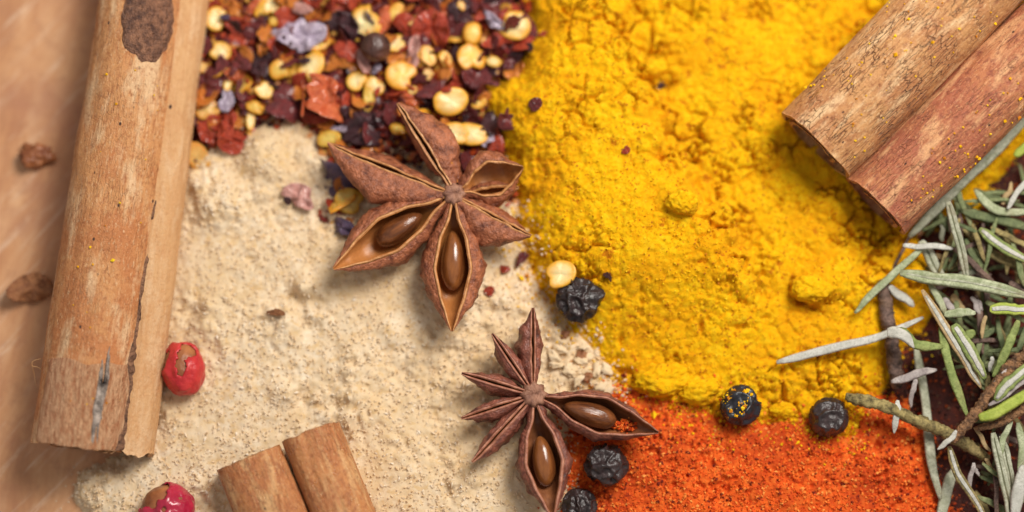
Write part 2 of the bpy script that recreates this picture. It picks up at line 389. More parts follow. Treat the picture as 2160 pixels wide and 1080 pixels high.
def to_xy(pts, z=0.45): return [tuple(P(a, b, z)[:2]) for a, b in pts]
FIELDS = []
def ground(x, y):
    z = 0.0
    for (x0, y0, st, Z) in FIELDS:
        i = int((x - x0) / st); j = int((y - y0) / st)
        if 0 <= i < Z.shape[0] and 0 <= j < Z.shape[1]: z = max(z, float(Z[i, j]))
    return z
def G(px, py):
    z = 0.5
    for _ in range(3):
        q = P(px, py, z); z = ground(q.x, q.y)
    return P(px, py, z)

OCT_V = np.array([(1, 0, 0), (-1, 0, 0), (0, 1, 0), (0, -1, 0), (0, 0, 1), (0, 0, -1)], float)
OCT_F = np.array([(0, 2, 4), (2, 1, 4), (1, 3, 4), (3, 0, 4), (2, 0, 5), (1, 2, 5), (3, 1, 5), (0, 3, 5)])
CUB_V = np.array([(x, y, z) for x in (-.6, .6) for y in (-.6, .6) for z in (-.6, .6)], float)
CUB_F = np.array([(0, 1, 3), (0, 3, 2), (4, 6, 7), (4, 7, 5), (0, 4, 5), (0, 5, 1), (2, 3, 7), (2, 7, 6), (0, 2, 6), (0, 6, 4), (1, 5, 7), (1, 7, 3)])
def rotmats(k, rg, flat=False):
    a = rg.uniform(0, 2 * np.pi, k); b = rg.uniform(0, 2 * np.pi, k) if not flat else rg.normal(0, 0.35, k); c = rg.uniform(0, 2 * np.pi, k) if not flat else rg.normal(0, 0.35, k)
    ca, sa, cb, sb, cc, sc = np.cos(a), np.sin(a), np.cos(b), np.sin(b), np.cos(c), np.sin(c)
    z, o = np.zeros(k), np.ones(k)
    Rz = np.stack([ca, -sa, z, sa, ca, z, z, z, o], -1).reshape(k, 3, 3)
    Ry = np.stack([cb, z, sb, z, o, z, -sb, z, cb], -1).reshape(k, 3, 3)
    Rx = np.stack([o, z, z, z, cc, -sc, z, sc, cc], -1).reshape(k, 3, 3)
    return Rz @ Ry @ Rx
def scatter(pts, dims, rg, V=OCT_V, F=OCT_F, flat=False, jit=0.25):
    k = len(pts); m = len(V)
    v = V[None] * dims[:, None, :] * (1 + rg.uniform(-jit, jit, (k, m, 3)))
    v = np.einsum('kij,kmj->kmi', rotmats(k, rg, flat), v) + pts[:, None, :]
    f = F[None] + (np.arange(k) * m)[:, None, None]
    return v.reshape(-1, 3), f.reshape(-1, 3)

def powder(name, poly, label, cat, mat, gmat, hfun, ngrain, gsize, elong, seed, step=0.03, zE=0.30, slope=0.9, warp=0.28, gV=OCT_V, gF=OCT_F, bounds=(-12.8, 12.8, -7.6, 8.2)):
    pts = to_xy(poly)
    xs = [p[0] for p in pts]; ys = [p[1] for p in pts]
    x0, x1 = max(min(xs) - 0.8, bounds[0]), min(max(xs) + 0.8, bounds[1])
    y0, y1 = max(min(ys) - 0.8, bounds[2]), min(max(ys) + 0.8, bounds[3])
    gx, gy = np.meshgrid(np.arange(x0, x1, step), np.arange(y0, y1, step), indexing='ij')
    sd = poly_sd(gx, gy, pts)
    sd = sd + (n2(gx, gy, 0.7, 3, seed) - 0.5) * 2 * warp + (n2(gx, gy, 0.14, 2, seed + 3) - 0.5) * warp * 0.7
    base, det = hfun(gx, gy, sd)
    H = np.where(sd > 0, zE + (base - zE) * (1 - np.exp(-np.maximum(sd, 0) / 0.6)), zE + sd * slope)
    H = H + det * (0.4 + 0.6 * sst(-0.2, 0.3, sd))
    FIELDS.append((x0, y0, step, H.copy()))
    nx, ny = gx.shape
    keep = H > -0.03
    fk = grid_faces(nx, ny)
    kv = keep.reshape(-1)
    fk = fk[kv[fk].any(1)]
    used = np.unique(fk); rem = np.full(nx * ny, -1); rem[used] = np.arange(len(used))
    V = np.stack([gx, gy, np.maximum(H, -0.12)], -1).reshape(-1, 3)[used]
    o = at_origin(name, V, rem[fk], mat)
    tag(o, label, cat, None, 'stuff')
    if ngrain:
        rg = np.random.default_rng(seed)
        ci = rg.integers(0, len(V), ngrain)
        good = V[ci][:, 2] > 0.0
        gp = V[ci][good] + np.concatenate([rg.uniform(-step, step, (good.sum(), 2)), np.zeros((good.sum(), 1))], 1)
        s = gsize * np.minimum(np.exp(rg.normal(0, 0.5, len(gp))), 1.9)
        dims = np.stack([s * elong, s, s * 0.75], -1)
        gp[:, 2] += s * 0.35
        v, f = scatter(gp, dims, rg, gV, gF)
        g = at_origin('loose_grain', v, f, gmat, o, False)
        g['kind'] = 'stuff'
    return o

SCARP = to_xy([(1265, -120), (1330, 60), (1375, 150), (1400, 230), (1430, 330), (1500, 420), (1560, 520), (1600, 650)], 0.8)
def h_turmeric(x, y, sd):
    ls = -line_sd(x, y, SCARP)   # > 0 on the right of the scarp
    right = sst(-0.35, 0.6, ls + (n2(x, y, 0.5, 2, 41) - .5) * 0.6)
    py = -y * 100 + 540
    base = 0.62 + 0.75 * right * (1 - sst(500, 760, py)) + 0.30 * (n2(x, y, 2.2, 2, 9) - 0.5) + 0.16 * (n2(x, y, 0.9, 2, 10) - 0.5)
    base = base + 0.22 * np.exp(-((ls + 1.6) / 0.9) ** 2) * (1 - sst(100, 420, py))
    near = np.exp(-(ls / 0.55) ** 2) * (1 - sst(560, 700, py))
    rough = np.clip(0.30 + 1.1 * sst(0.42, 0.68, n2(x, y, 1.4, 2, 13)) * (1 - 0.45 * right) + 1.3 * near, 0, 2.0)
    wx, wy = x + (n2(x, y, 0.25, 2, 3) - .5) * .22, y + (n2(x, y, 0.25, 2, 4) - .5) * .22
    f1, f2 = worley(wx / 0.52, wy / 0.52, 5); g1, g2 = worley(wx / 0.19, wy / 0.19, 6)
    det = 0.085 * (0.5 - f1) * 1.3 + 0.055 * (0.5 - g1) * 1.4
    crack = (1 - sst(0.0, 0.14, f2 - f1)) * sst(0.50, 0.62, n2(x, y, 0.7, 2, 21))
    crack2 = (1 - sst(0.0, 0.25, g2 - g1)) * sst(0.56, 0.66, n2(x, y, 0.45, 2, 22))
    det = det - 0.17 * crack - 0.12 * crack2
    det = det * rough * 1.05 + 0.070 * (n2(x, y, 0.10, 3, 8) - 0.5) - .05 * sst(.60, .72, n2(x, y, .16, 2, 88)) * sst(.45, .6, n2(x, y, .8, 2, 89))
    # hollows: the pit on the scarp, the undercut lip on the right
    q = P(1392, 172, 0.9); det = det - 0.42 * np.exp(-(((x - q.x) / 0.34) ** 2 + ((y - q.y) / 0.14) ** 2))
    for a, b, sx, sy, dp in ((1672, 598, .05, .16, .22), (1695, 632, .16, .075, .30), (1718, 648, .10, .06, .22), (1560, 690, .18, .06, .2), (1310, 715, .06, .14, .2), (1478, 690, .05, .15, .2), (1320, 783, .14, .06, .2)):
        q = P(a, b, 0.7); det = det - dp * np.exp(-(((x - q.x) / sx) ** 2 + ((y - q.y) / sy) ** 2))
    q = P(1745, 592, 0.7); det = det + 0.34 * np.exp(-(((x - q.x) / 0.62) ** 2 + ((y - q.y) / 0.40) ** 2) ** 1.5)
    q = P(1430, 425, 0.9); det = det + 0.14 * np.exp(-(((x - q.x) / 0.38) ** 2 + ((y - q.y) / 0.30) ** 2) ** 1.5)
    return base, det

TURM = [(1115, -160), (1120, 60), (1095, 140), (1050, 175), (1020, 200), (1065, 300), (1090, 420), (1105, 520), (1140, 590), (1210, 690), (1265, 770), (1330, 830), (1440, 862), (1530, 875), (1640, 885), (1700, 890), (1800, 910), (1835, 840), (1860, 760), (1930, 690), (1958, 620), (1950, 540), (1910, 480), (1960, 430), (2060, 430), (2100, 330), (2360, 60), (2360, -160)]
powder('turmeric_powder', TURM, 'heap of bright yellow turmeric powder with crumbly ridges', 'turmeric', M['turmeric'], M['turmeric_grain'], h_turmeric, 24000, 0.015, 1.2, 101, 0.028)

def h_ginger(x, y, sd):
    base = 0.50 + 0.16 * (n2(x, y, 2.4, 2, 31) - .5)
    f1, f2 = worley(x / 0.40 + (n2(x, y, .3, 2, 2) - .5) * .8, y / 0.40, 15); g1, g2 = worley(x / 0.16, y / 0.16, 16)
    det = 0.090 * (0.5 - f1) + 0.045 * (0.5 - g1) + 0.045 * (n2(x, y, 0.15, 3, 18) - .5) + .26 * (n2(x, y, 0.8, 2, 19) - .5)
    det = det - 0.035 * sst(0.6, 0.75, n2(x, y, 0.28, 2, 37)) + .06 * (sst(.5, .72, n2(x, y, .30, 2, 47)))
    det = det * (0.35 + 1.2 * sst(.35, .68, n2(x, y, 1.1, 2, 77)))
    for a, b, r, h in ((645, 605, .26, .2), (600, 690, .42, .16), (560, 330, .5, .25), (470, 430, .5, .2), (600, 830, .3, .14), (830, 700, .3, .12)):
        q = P(a, b, 0.5); det = det + h * np.exp(-(((x - q.x) ** 2 + (y - q.y) ** 2) / r ** 2) ** 1.6)
    return base, det
GING = [(385, 350), (440, 320), (500, 310), (540, 262), (600, 248), (655, 275), (690, 330), (800, 300), (960, 380), (1085, 440), (1110, 530), (1140, 600), (1210, 690), (1265, 770), (1320, 825), (1255, 850), (1205, 900), (1190, 980), (1210, 1080), (1230, 1260), (170, 1260), (190, 1010), (260, 985), (330, 900), (330, 600)]
powder('ginger_powder', GING, 'pale beige ground ginger spread over the lower left', 'ground ginger', M['ginger'], M['ginger_grain'], h_ginger, 22000, 0.0175, 1.9, 202, 0.032)

def h_paprika(x, y, sd):
    base = 0.52 + 0.34 * (n2(x, y, 1.3, 2, 51) - .5) + .16 * (n2(x, y, .5, 2, 52) - .5)
    g1, g2 = worley(x / 0.17, y / 0.17, 26); f1, f2 = worley(x / 0.5, y / 0.5, 27)
    det = 0.050 * (0.5 - g1) + 0.06 * (0.5 - f1) + 0.04 * (n2(x, y, 0.13, 3, 28) - .5)
    det = det - 0.13 * sst(0.62, 0.74, n2(x, y, 0.16, 2, 57)) * sst(0.35, 0.6, n2(x, y, 0.9, 1, 58))
    return base, det
PAPR = [(1190, 985), (1205, 900), (1255, 850), (1320, 825), (1440, 862), (1530, 875), (1640, 885), (1700, 890), (1800, 912), (1840, 850), (1905, 870), (1945, 930), (1975, 1010), (2005, 1080), (2060, 1260), (1230, 1260), (1210, 1080)]
powder('paprika_powder', PAPR, 'rust orange paprika powder along the lower right edge', 'paprika', M['paprika'], M['paprika_grain'], h_paprika, 18000, 0.021, 1.4, 303, 0.028)

def h_bed(x, y, sd):
    base = 0.36 + 0.2 * (n2(x, y, 1.2, 2, 61) - .5)
    f1, f2 = worley(x / 0.30, y / 0.30, 36)
    return base, 0.16 * (0.5 - f1) + 0.05 * (n2(x, y, 0.1, 2, 38) - .5)
FLAKE = [(400, -160), (1115, -160), (1120, 60), (1095, 140), (1050, 175), (1020, 200), (1065, 300), (1085, 420), (960, 430), (800, 330), (770, 470), (700, 520), (640, 440), (680, 330), (655, 275), (600, 248), (540, 262), (500, 310), (440, 320), (385, 350), (395, 150)]
powder('chilli_crumbs', FLAKE, 'dark red bed of fine chilli crumbs beneath the flakes', 'chilli crumbs', M['chilli_bed'], M['chilli_crumb'], h_bed, 5200, 0.052, 1.5, 404, 0.045, gV=CUB_V, gF=CUB_F)

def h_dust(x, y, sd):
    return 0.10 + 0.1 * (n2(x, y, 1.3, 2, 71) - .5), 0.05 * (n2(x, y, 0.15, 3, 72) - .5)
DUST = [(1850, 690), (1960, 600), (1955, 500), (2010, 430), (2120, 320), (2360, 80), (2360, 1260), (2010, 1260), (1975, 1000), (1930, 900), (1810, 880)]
powder('shaded_spice_dust', DUST, 'thin reddish brown dust on the board, darkened by painted shade under the rosemary', 'dust', M['dust'], M['dust_crumb'], h_dust, 6500, 0.026, 1.6, 505, 0.05, zE=0.06, slope=0.4)

def stray(parent, poly, gmat, count, reach, size, seed):
    pts = to_xy(poly); rg = np.random.default_rng(seed)
    x = rg.uniform(-11, 11, count * 30); y = rg.uniform(-6.2, 6.2, count * 30)
    sd = poly_sd(x, y, pts) + (n2(x, y, .8, 2, seed) - .5) * .5
    k = (sd < .05) & (rg.uniform(0, 1, len(x)) < np.exp(np.minimum(sd, 0) / reach)) & (sd > -3.5 * reach)
    k = np.flatnonzero(k)[:count]
    p = np.array([(a, b, ground(a, b) + .012) for a, b in zip(x[k], y[k])])
    s = size * np.exp(rg.normal(0, .45, len(p)))
    v, f = scatter(p, np.stack([s * 1.3, s, s * .8], -1), rg)
    link('stray_grain', mesh('stray_grain', v - np.array(W[parent.name].translation), f, gmat, False), W[parent.name], parent)['kind'] = 'stuff'
for nm, pl, gm, ct, rc, sz, sd_ in (('turmeric_powder', TURM, 'turmeric_grain', 3600, .22, .020, 61), ('ginger_powder', GING, 'ginger_grain', 2600, .20, .022, 62), ('paprika_powder', PAPR, 'paprika_grain', 3000, .22, .022, 63)):
    stray(C.objects[nm], pl, M[gm], ct, rc, sz, sd_)

# ------------------------------------------------------------------ lumps, crumbs and chips
def lump_obj(name, pos, dims, seed, mat, label, cat, group=None, rough=0.18, n=4, rot=0.0):
    V, F = ico(n)
    v = V * (1 + rough * 2 * (fbm(V * 1.6 + seed, 3, seed)[:, None] - 0.5) + rough * 1.0 * (fbm(V * 5.5 + seed, 4, seed + 5)[:, None] - 0.5))
    v = v * np.array(dims)
    me = mesh(name, v, F, mat)
    o = link(name, me, Matrix.Translation(pos) @ Matrix.Rotation(rot, 4, 'Z'))
    return tag(o, label, cat, group)

for px, py, dx, dy, dz, lab in (
        (1395, 802, .60, .36, .40, 'large round yellow turmeric lump spilling onto the paprika edge'),
        (1475, 822, .46, .30, .30, 'smaller turmeric lump right of the large round one by the paprika'),
        (1712, 610, .42, .30, .30, 'yellow turmeric lump above the dark undercut near the rosemary'),
        (1440, 428, .32, .27, .24, 'smooth turmeric lump in the middle of the yellow heap'),
        (2045, 432, .24, .20, .22, 'bright turmeric lump between the rosemary leaves below the red cinnamon roll'),
        (1925, 572, .30, .26, .22, 'turmeric lump peeking out beside a pale rosemary leaf'),
        (1650, 865, .28, .18, .2, 'small turmeric lump between two black peppercorns')):
    q = G(px, py); q.z = q.z - 0.02 + dz * 0.12
    lump_obj('turmeric_lump', q, (dx, dy, dz), px, M['turmeric'], lab, 'powder lump', None, 0.30, 5)
rnd = random.Random(4)
for i in range(16):
    px, py = rnd.uniform(1160, 1290), rnd.uniform(690, 845)
    if py > 640 + (px - 1160) * 1.9 + 120 or py < 660 + (px - 1160) * 0.75: continue
    q = G(px, py); q.z += 0.05; r = rnd.uniform(.05, .12)
    lump_obj('ginger_crumb', q, (r * 1.5, r, r * .8), 900 + i, M['ginger'] if i % 4 else M['f_brown'], 'small coarse crumb in the strip between ginger and turmeric', 'crumb', 'coarse crumbs between ginger and turmeric', .75, 3, rnd.uniform(0, 3))
for px, py in ((1172, 770), (1225, 762), (1258, 782), (1203, 778), (1220, 803), (1238, 755)):
    q = G(px, py); q.z += 0.05
    lump_obj('ginger_crumb', q, (.15, .085, .07), px, M['ginger'], 'cream coloured coarse crumb right of the smaller star anise', 'crumb', 'cream crumbs beside the smaller star anise', .8, 3, px)

# chips and seeds: thin rounded slabs with an uneven outline
def slab(name, outline, th, curl, seed, mat, bump=0.06, nr=4, na=22, dent=0.0):
    """a closed slab: outline(angle) -> radius; curl bends it, dent hollows the middle"""
    A = np.linspace(0, 2 * np.pi, na, endpoint=False)
    R = outline(A)
    top, bot, rim = [], [], []
    fr = [0.001, 0.34, 0.66, 0.88, 0.98]
    for k, f in enumerate(fr):
        prof = math.sqrt(max(0.0, 1 - f ** 3))
        x, y = np.cos(A) * R * f, np.sin(A) * R * f
        nz = (fbm(np.stack([x * 2.6 + seed, y * 2.6, np.full_like(x, seed * .7)], -1), 2, seed) - .5) * bump * 2
        cz = curl * (x * x * 0.9 + x * y * 0.3 - y * y * 0.15)
        dn = -dent * (1 - f * f) * th
        top.append(np.stack([x, y, th * (0.25 + 0.75 * prof) + nz + cz + dn], -1)); bot.append(np.stack([x, y, -th * (0.25 + 0.75 * prof) + nz + cz], -1)); rim += [0] * 0
    rings = top + bot[::-1]
    V = np.concatenate(rings); F = grid_faces(len(rings), na, True)
    me = mesh(name, V, F, mat)
    rr = np.concatenate([np.full(na, f ** 2) for f in fr] + [np.full(na, 1.0) for f in fr])
    attr(me, 'rim', rr)
    return me

def flake_outline(seed, jag=0.32, asp=1.0):
    r = np.random.default_rng(seed); k = r.integers(6, 11)
    aa = np.sort(r.uniform(0, 2 * np.pi, k)); rv = 1 + r.uniform(-jag, jag, k)
    def f(A):
        base = np.interp(A, np.concatenate([aa - 2 * np.pi, aa, aa + 2 * np.pi]), np.tile(rv, 3))
        e = 1 / np.sqrt((np.cos(A)) ** 2 + (np.sin(A) / asp) ** 2)
        return base * e
    return f
def seed_outline(notch=0.42, asp=0.92):
    def f(A):
        a = (A + np.pi) % (2 * np.pi) - np.pi
        return (1 - notch * np.exp(-(a / 0.42) ** 2) + 0.12 * np.exp(-((a - 0.75) / 0.35) ** 2)) / np.sqrt(np.cos(A) ** 2 + (np.sin(A) / asp) ** 2)
    return f

def place(name, me, px, py, dz, r, rot, tilt, label, cat, group=None, rz=1.0):
    q = G(px, py); q = P(px, py, q.z + dz)
    Mx = Matrix.Translation(q) @ Matrix.Rotation(tilt[0], 4, 'X') @ Matrix.Rotation(tilt[1], 4, 'Y') @ Matrix.Rotation(math.radians(rot), 4, 'Z') @ Matrix.Diagonal((r[0], r[1], (r[0] + r[1]) / 2 * rz, 1))
    return tag(link(name, me, Mx), label, cat, group)

rnd = random.Random(11)
# prominent seeds: px, py, half-size px (a, b), rotation of the notch, material, lift, shape, label
SEEDS = [
 (456, 40, 25, 32, 10, 'cream', .22, 's', 'notched yellow seed touching the long cinnamon stick, purple chip in its notch'),
 (568, 12, 27, 24, 80, 'cream', .25, 's', 'pale seed cut by the top edge above the lilac chip'),
 (465, 108, 26, 24, 200, 'cream', .2, 's', 'cream seed below the notched one beside the cinnamon'),
 (656, 142, 42, 30, 120, 'cream', .34, 's', 'wide cream seed with a dark hole, just below the big lilac chip'),
 (672, 92, 22, 30, 250, 'yellow', .26, 'f', 'ragged yellow piece right of the lilac chip'),
 (557, 190, 24, 22, 220, 'cream', .22, 's', 'rounded cream seed left of the dark maroon flake'),
 (590, 146, 26, 30, 40, 'yellow', .2, 'f', 'lumpy amber seed under the lilac chip'),
 (770, 52, 34, 42, 20, 'cream', .28, 'f', 'star shaped yellow piece above the round brown peppercorn'),
 (832, 92, 20, 28, 90, 'cream', .24, 'f', 'yellow piece right of the brown peppercorn'),
 (752, 172, 24, 26, 30, 'cream', .30, 's', 'left half of the pale seed pair above the star anise'),
 (790, 182, 24, 26, 300, 'cream', .26, 's', 'right half of the pale seed pair above the star anise'),
 (778, 212, 32, 17, 100, 'olive', .24, 'f', 'olive yellow strip under the pale seed pair'),
 (846, 160, 38, 37, 20, 'yellow', .36, 's', 'large round yellow seed with a notch facing right'),
 (993, 122, 35, 35, 80, 'yellow', .40, 's', 'large snowman shaped seed body left of the yellow turmeric'),
 (951, 214, 33, 42, 250, 'cream', .55, 'o', 'oval cream seed with a red spot above the star anise'),
 (958, 282, 27, 36, 90, 'cream', .42, 'o', 'cream seed at lower left under the spotted oval seed'),
 (996, 284, 27, 38, 280, 'cream', .44, 'o', 'cream seed at lower right under the spotted oval seed'),
 (1086, 54, 38, 36, 200, 'cream', .30, 's', 'big blurred cream seed against the turmeric at the top'),
 (834, 26, 16, 26, 30, 'yellow', .3, 'o', 'curved golden seed beside a red flake near the top'),
 (882, 50, 24, 9, 0, 'tan', .3, 'o', 'thin golden sliver over the red flakes'),
 (938, 124, 16, 22, 150, 'yellow', .28, 's', 'small yellow seed left of the snowman shaped seed'),
 (904, 118, 22, 18, 60, 'yellow', .24, 'f', 'small broken yellow seed right of the large round one'),
 (1042, 130, 18, 12, 20, 'cream', .26, 'f', 'small whitish wedge at the turmeric edge'),
 (902, 156, 13, 14, 0, 'tan', .24, 'f', 'small square tan crumb by the large round seed'),
 (1008, 216, 18, 16, 0, 'yellow', .22, 'f', 'little yellow crumb between cream seed and turmeric'),
 (1024, 89, 12, 12, 0, 'tan', .26, 'o', 'ochre bead beside the neck of the snowman shaped seed'),
 (694, 292, 30, 19, 170, 'olive', .24, 'o', 'yellow seed half under the upper left pod tip'),
 (578, 44, 13, 14, 10, 'yellow', .24, 'o', 'small amber bead left of the lilac chip'),
 (425, 142, 16, 14, 10, 'tan', .2, 'o', 'amber crumb against the cinnamon stick'),
 (480, 180, 10, 15, 10, 'cream', .22, 'o', 'tiny pale seed among orange flakes at the left'),
 (540, 226, 24, 14, 20, 'yellow', .2, 'f', 'ragged golden crumb at the edge of the ginger'),
 (437, 232, 27, 30, 60, 'tan', .24, 's', 'large tan seed beside the cinnamon above the red chunk'),
 (1182, 578, 38, 33, 160, 'cream', .30, 's', 'lone cream seed beside the wrinkled peppercorn on turmeric'),
 (737, 424, 36, 32, 20, 'olive', .16, 's', 'olive seed in the shade left of the star anise'),
 (418, 332, 40, 28, 60, 'tan', .10, 's', 'blurred tan seed half sunk in the ginger by the cinnamon'),
 (720, 330, 12, 12, 0, 'cream', .2, 'o', 'pale bead under the upper left pod'),
 (622, 155, 14, 14, 0, 'yellow', .2, 'o', 'pale amber bead left of the wide cream seed'),
 (625, 158, 10, 12, 0, 'yellow', .26, 'o', 'tiny bead stuck to the wide cream seed'),
 (528, 255, 11, 24, 0, 'cream', .18, 'o', 'slim pale seed at the top of the ginger'),
 (870, 190, 12, 10, 0, 'cream', .3, 'o', 'small pinkish bead below the large round seed'),
]
for i, (px, py, a, b, rot, mt, dz, sh, lab) in enumerate(SEEDS):
    if sh == 's': ol = seed_outline(0.30 + 0.2 * rnd.random(), 0.95)
    elif sh == 'o': ol = seed_outline(0.05, 1.0)
    else: ol = flake_outline(300 + i, 0.28)
    me = slab('chilli_seed', ol, 0.20 if sh != 'f' else 0.18, 0.05, 50 + i, M['seed_' + mt], 0.16, dent=0.35 if sh == 's' else 0.1)
    o = place('chilli_seed', me, px, py, dz * 0.8, (a * .93 / 100, b * .93 / 100), -rot, (rnd.uniform(-.25, .25), rnd.uniform(-.25, .25)), lab, 'seed')
    if i == 13:
        nk = slab('neck', seed_outline(0.05), 0.5, 0, 77, M['seed_yellow'], 0.08)
        q = P(996, 72, W[o.name].translation.z - .02); link('neck', nk, Matrix.Translation(q) @ Matrix.Diagonal((.21, .28, .25, 1)), o)
    if i in (14, 3, 0):
        sx, sy, c = {14: (941, 189, 'f_red'), 3: (643, 128, 'f_dark'), 0: (474, 36, 'f_purple')}[i]
        sp = slab('spot', flake_outline(8, .2), 0.25, 0, 5, M[c], 0.05)
        q = P(sx, sy, W[o.name].translation.z + .14); link('spot', sp, Matrix.Translation(q) @ Matrix.Diagonal((.12, .075, .12, 1)), o)

# prominent flakes
FLAKES = [
 (612, 72, 42, 34, 20, 'lilac', .40, 'large crumpled chip with a painted lilac sheen and a dark hollow'),
 (648, 78, 26, 34, 80, 'lilac', .36, 'fold with a painted lilac sheen on the right of the crumpled chip'),
 (632, 20, 13, 24, 80, 'pink', .34, 'narrow pink chip above the crumpled lilac one'),
 (722, 50, 36, 34, 10, 'dark', .26, 'dark plum flake left of the star shaped yellow piece'),
 (735, 14, 34, 20, 10, 'red', .26, 'red flake at the top edge above the plum one'),
 (602, 208, 34, 38, 30, 'maroon', .26, 'square dark maroon flake above the ginger'),
 (641, 200, 8, 36, 0, 'orangered', .32, 'narrow orange strip beside the square maroon flake'),
 (686, 184, 32, 28, 30, 'orangered', .40, 'upper part of the glossy orange chunk'),
 (692, 222, 40, 26, 10, 'orangered', .36, 'lower part of the glossy orange chunk'),
 (662, 250, 28, 10, 10, 'red', .26, 'thin red flake under the glossy orange chunk'),
 (505, 50, 26, 20, 10, 'red', .26, 'brownish red chip right of the notched seed'),
 (500, 18, 26, 18, 60, 'orange', .24, 'orange flake at the top near the cinnamon'),
 (540, 24, 14, 30, 20, 'orangered', .22, 'upright orange red flake left of the pale top seed'),
 (556, 72, 13, 26, 10, 'orange', .3, 'orange elongated chip left of the lilac one'),
 (500, 130, 26, 22, 60, 'maroon', .24, 'wine red chip below the brownish red one'),
 (548, 130, 30, 30, 30, 'dark', .2, 'dark glossy flake with red specks left of the amber seed'),
 (430, 175, 30, 26, 10, 'maroon', .22, 'maroon flake touching the cinnamon stick'),
 (494, 158, 24, 13, 10, 'orangered', .26, 'bright orange flake left of the cream seed'),
 (478, 212, 13, 20, 0, 'lilac', .2, 'small blurred chip with a painted lilac sheen at the left'),
 (474, 262, 30, 32, 80, 'red', .34, 'upper part of the ragged red chunk beside the ginger'),
 (490, 300, 30, 24, 40, 'red', .26, 'lower part of the ragged red chunk beside the ginger'),
 (445, 292, 24, 14, 30, 'red', .24, 'small red chip left of the ragged chunk'),
 (508, 200, 20, 24, 30, 'maroon', .22, 'dark wine chip in the middle of the left heap'),
 (812, 40, 20, 28, 20, 'orangered', .28, 'orange red flake right of the star shaped piece'),
 (850, 55, 20, 20, 40, 'red', .26, 'crimson chip under the thin golden sliver'),
 (908, 60, 34, 34, 10, 'red', .32, 'ragged bright red flake left of the snowman shaped seed'),
 (940, 30, 26, 20, 10, 'orangered', .28, 'orange red flake at the top by the black piece'),
 (970, 22, 32, 28, 30, 'dark', .38, 'black piece with a yellow speck at the top edge'),
 (880, 86, 24, 20, 30, 'maroon', .24, 'brown red chip with a white edge'),
 (868, 112, 16, 34, 10, 'pink', .28, 'upright pinkish flake right of the large round seed'),
 (950, 70, 14, 34, 10, 'maroon', .24, 'upright wine flake left of the seed neck'),
 (1002, 168, 36, 26, 20, 'maroon', .26, 'mottled wine flake under the snowman shaped seed'),
 (1044, 82, 28, 16, 150, 'red', .30, 'leaf like dark red flake beside the big cream seed'),
 (1036, 42, 30, 12, 35, 'lilac', .36, 'thin sliver with a painted lilac sheen beside the big blurred seed'),
 (1026, 290, 15, 22, 130, 'lilac', .40, 'chip with a painted lilac sheen right of the cream seed trio'),
 (1072, 136, 13, 14, 10, 'maroon', .26, 'dark red square chip at the turmeric edge'),
 (1092, 150, 18, 18, 10, 'orange', .2, 'blurred orange flake behind the dark square chip'),
 (1128, 220, 13, 14, 10, 'maroon', .10, 'dark maroon flake alone on the yellow turmeric'),
 (1102, 110, 7, 15, -40, 'dark', .12, 'dark hooked chip on turmeric by the big seed'),
 (1118, 100, 9, 8, 10, 'dark', .12, 'little dark square chip at the end of the hooked one'),
 (1144, 72, 10, 6, 0, 'red', .10, 'tiny red chip on turmeric near the top'),
 (1068, 250, 18, 18, 30, 'maroon', .18, 'dark red flake on turmeric right of the cream seeds'),
 (1320, 317, 8, 7, 0, 'red', .06, 'single red speck alone on the yellow turmeric'),
 (1034, 615, 11, 9, 0, 'red', .08, 'red speck on the ginger right of the open pod'),
 (1098, 545, 11, 17, 10, 'maroon', .14, 'upright maroon flake below the right pod'),
 (1066, 566, 11, 9, 10, 'red', .08, 'small red chip left of the upright maroon flake'),
 (580, 658, 17, 7, 10, 'brown', .08, 'reddish brown crumb alone on the ginger'),
 (634, 418, 30, 26, 20, 'pink', .14, 'salmon coloured chip on the ginger left of the star anise'),
 (606, 424, 10, 12, 20, 'dark', .2, 'dark bead beside the salmon chip'),
 (1284, 583, 10, 9, 20, 'dark', .08, 'black speck on turmeric right of the lone seed'),
 (1392, 178, 14, 9, 20, 'dark', .06, 'dark chip in the turmeric hollow'),
 (700, 372, 44, 34, 20, 'purple', .10, 'large dark purple flake in the shade under the star anise'),
 (722, 482, 32, 18, 25, 'purple', .16, 'purple flake against the lower left open pod'),
 (716, 272, 22, 10, 20, 'lilac', .28, 'flake with a painted lilac sheen above the yellow seed'),
 (770, 262, 52, 34, 10, 'dark', .16, 'wide dark flake behind the upper left pod'),
 (820, 262, 34, 30, 60, 'maroon', .18, 'deep maroon flake left of the upright pod'),
 (772, 130, 11, 24, -25, 'pink', .38, 'glossy pink chip below the brown peppercorn'),
 (792, 145, 13, 11, 0, 'lilac', .34, 'bead with a painted mauve sheen beside the glossy pink chip'),
 (715, 130, 20, 14, 10, 'orange', .24, 'orange crumb right of the wide cream seed'),
 (736, 108, 32, 20, 10, 'red', .22, 'dusky red flake left of the brown peppercorn'),
 (748, 240, 14, 12, 10, 'orange', .26, 'bright orange nub right of the glossy chunk'),
 (768, 280, 12, 12, 10, 'orange', .3, 'orange nub just above the upper left pod'),
 (880, 200, 34, 20, 20, 'orangered', .26, 'orange flake between the round seed and upright pod'),
 (915, 190, 26, 34, 60, 'maroon', .34, 'purplish flake left of the spotted oval seed'),
 (60, 0, 1, 1, 0, 'red', 0, ''),
]
